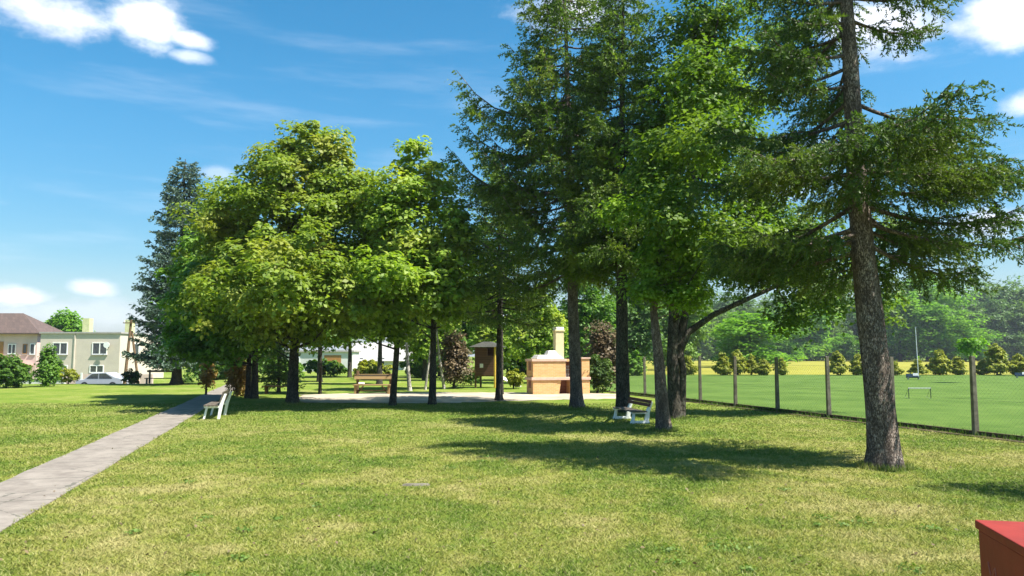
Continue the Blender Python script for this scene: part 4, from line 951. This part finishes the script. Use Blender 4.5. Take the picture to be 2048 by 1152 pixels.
MB().box(X(20), X(68), -.03, -.003, Z(748), Z(735)).build('garage_door', M['paper'], t)
# pale house behind the timber bench, long white wall under the maple
D = 100; q = P(700, 700, D); k = D/F
t = thing('grey_roofed_house', 'pale house with a grey brown roof glimpsed behind the timber bench', 'house', (q.x, D, 0))
Z = lambda py: P(700, py, D).z
MB().box(0, 110*k, 0, 8, 0, Z(722)).build('wall', M['render3'], t)
m = MB(); m.add([(-.4, -.5, Z(722)), (110*k+.4, -.5, Z(722)), (110*k+.4, 8.5, Z(722)), (-.4, 8.5, Z(722)), (-.4, 4, Z(685)), (110*k+.4, 4, Z(685))], [(0, 1, 5, 4), (2, 3, 4, 5), (1, 2, 5), (3, 0, 4), (3, 2, 1, 0)]); m.build('roof', M['roofg'], t)
for xx in (1.3, 4.2): window(t, xx, 0, 1.2, 1.1, 1.0, 2)
D = 92; q = P(560, 700, D)
t = thing('white_outbuilding', 'long low white outbuilding seen under the maple crown', 'outbuilding', (q.x, D, 0))
MB().box(0, 9, 0, 4, 0, 2.4).build('wall', M['render3'], t); MB().box(-.2, 9.2, -.2, 4.2, 2.402, 2.6).build('roof', M['roofg'], t); window(t, 2, 0, 1.4, 1, .8, 2); MB().box(5.5, 7.6, -.03, -.003, 0, 2.0).build('door', M['door'], t)
# low wall before the cream house, garden wall at the left
D = 74; a = P(186, 745, D); e = P(245, 745, D)
t = thing('garden_wall', 'low pinkish garden wall with white posts before the cream house', 'wall', (a.x, D, gzh))
MB().box(-6, e.x-a.x+3, 0, .2, 0, 1.05).build('panel', M['render2'], t)
for i in range(6): xx = -5+i*1.9; MB().box(xx, xx+.18, -.05, -.003, 0, 1.2).build('post', M['white'], t)
D = 59; a = P(-40, 745, D); e = P(130, 745, D)
t = thing('street_wall', 'long pale low wall behind the bushes at the left', 'wall', (a.x, D, gzh))
MB().box(0, e.x-a.x, 0, .2, 0, .95).build('panel', M['render3'], t); MB().box(-.03, e.x-a.x+.03, -.04, .24, .952, 1.02).build('coping', M['post'], t)
# parked car
D = 63.5; a = P(151, 750, D)
t = thing('parked_car', 'silver white hatchback parked on the street before the cream house', 'car', (a.x, D, -.94), 0)
prof = [(0, .28), (.02, .62), (.12, .80), (.75, .88), (1.35, 1.38), (2.6, 1.44), (3.35, 1.05), (3.95, .92), (4.05, .55), (4.03, .28)]
body = MB().prism(prof[::-1], 'y', 0, 1.65).build('body', M['carw'], t, bevel=.05)
MB().prism([(.95, .92), (1.42, 1.33), (1.95, 1.36), (1.95, .92)][::-1], 'y', -.012, .02).build('side_window', M['glass'], t)
MB().prism([(2.03, .92), (2.03, 1.36), (2.55, 1.37), (3.15, .98), (3.1, .92)][::-1], 'y', -.012, .02).build('side_window', M['glass'], t)
for xx in (.8, 3.2):
    for y0, y1 in ((-.03, .18), (1.5, 1.7)):
        w_ = MB().prism([(xx+.32*math.cos(a_), .32+.32*math.sin(a_)) for a_ in np.linspace(0, 2*PI, 20, endpoint=False)], 'y', y0, y1).build('wheel', M['rubber'], t)
    MB().prism([(xx+.19*math.cos(a_), .32+.19*math.sin(a_)) for a_ in np.linspace(0, 2*PI, 14, endpoint=False)], 'y', -.045, -.031).build('hubcap', M['steel'], w_)
MB().box(.0-.01, .1, .1, .45, .6, .72).build('headlight', M['paper'], t); MB().box(3.98, 4.06, .1, .4, .6, .74).build('tail_light', M['redbox'], t)
# timber utility pole with a strut
D = 60; a = G(247, 766); bx = P(248, 760, D); tp = P(263, 636, D); zb = float(gz(bx.x, D)); zs = P(262, 662, D)
t = thing('utility_pole', 'leaning wooden utility pole with a bracing strut beside the blue spruce', 'utility pole', (bx.x, D, zb))
MB().tube([(0, 0, -.1), (tp.x-bx.x, 0, tp.z-zb)], [.13, .09], 10).build('pole', M['logd'], t)
MB().tube([(P(279, 760, D).x-bx.x, .1, -.1), (zs.x-bx.x+.02, .1, zs.z-zb)], [.10, .08], 10).build('strut', M['logd'], t)
m = MB().bar((tp.x-bx.x-.6, -.1, tp.z-zb-.4), (tp.x-bx.x+.6, -.1, tp.z-zb-.4), .08, .08); ca = m.build('crossarm', M['logd'], t)
for xx in (-.5, .5): MB().tube([(tp.x-bx.x+xx, -.1, tp.z-zb-.36), (tp.x-bx.x+xx, -.1, tp.z-zb-.2)], .04, 8).build('insulator', M['white'], ca)

# ------------------------------------------------------------------ thin summer haze
m = bpy.data.materials.new('haze'); m.use_nodes = True; N = NT(m.node_tree); N.n.clear()
hv = N.node('ShaderNodeVolumePrincipled', {'Color': (.80, .88, 1.0, 1), 'Density': .0002, 'Anisotropy': .2})
N.l.new(hv.outputs[0], N.node('ShaderNodeOutputMaterial').inputs['Volume'])
tag(MB().box(-300, 500, -20, 420, -2.5, 48).build('haze', m), 'thin bluish summer haze over the whole place', 'haze', kind='stuff')
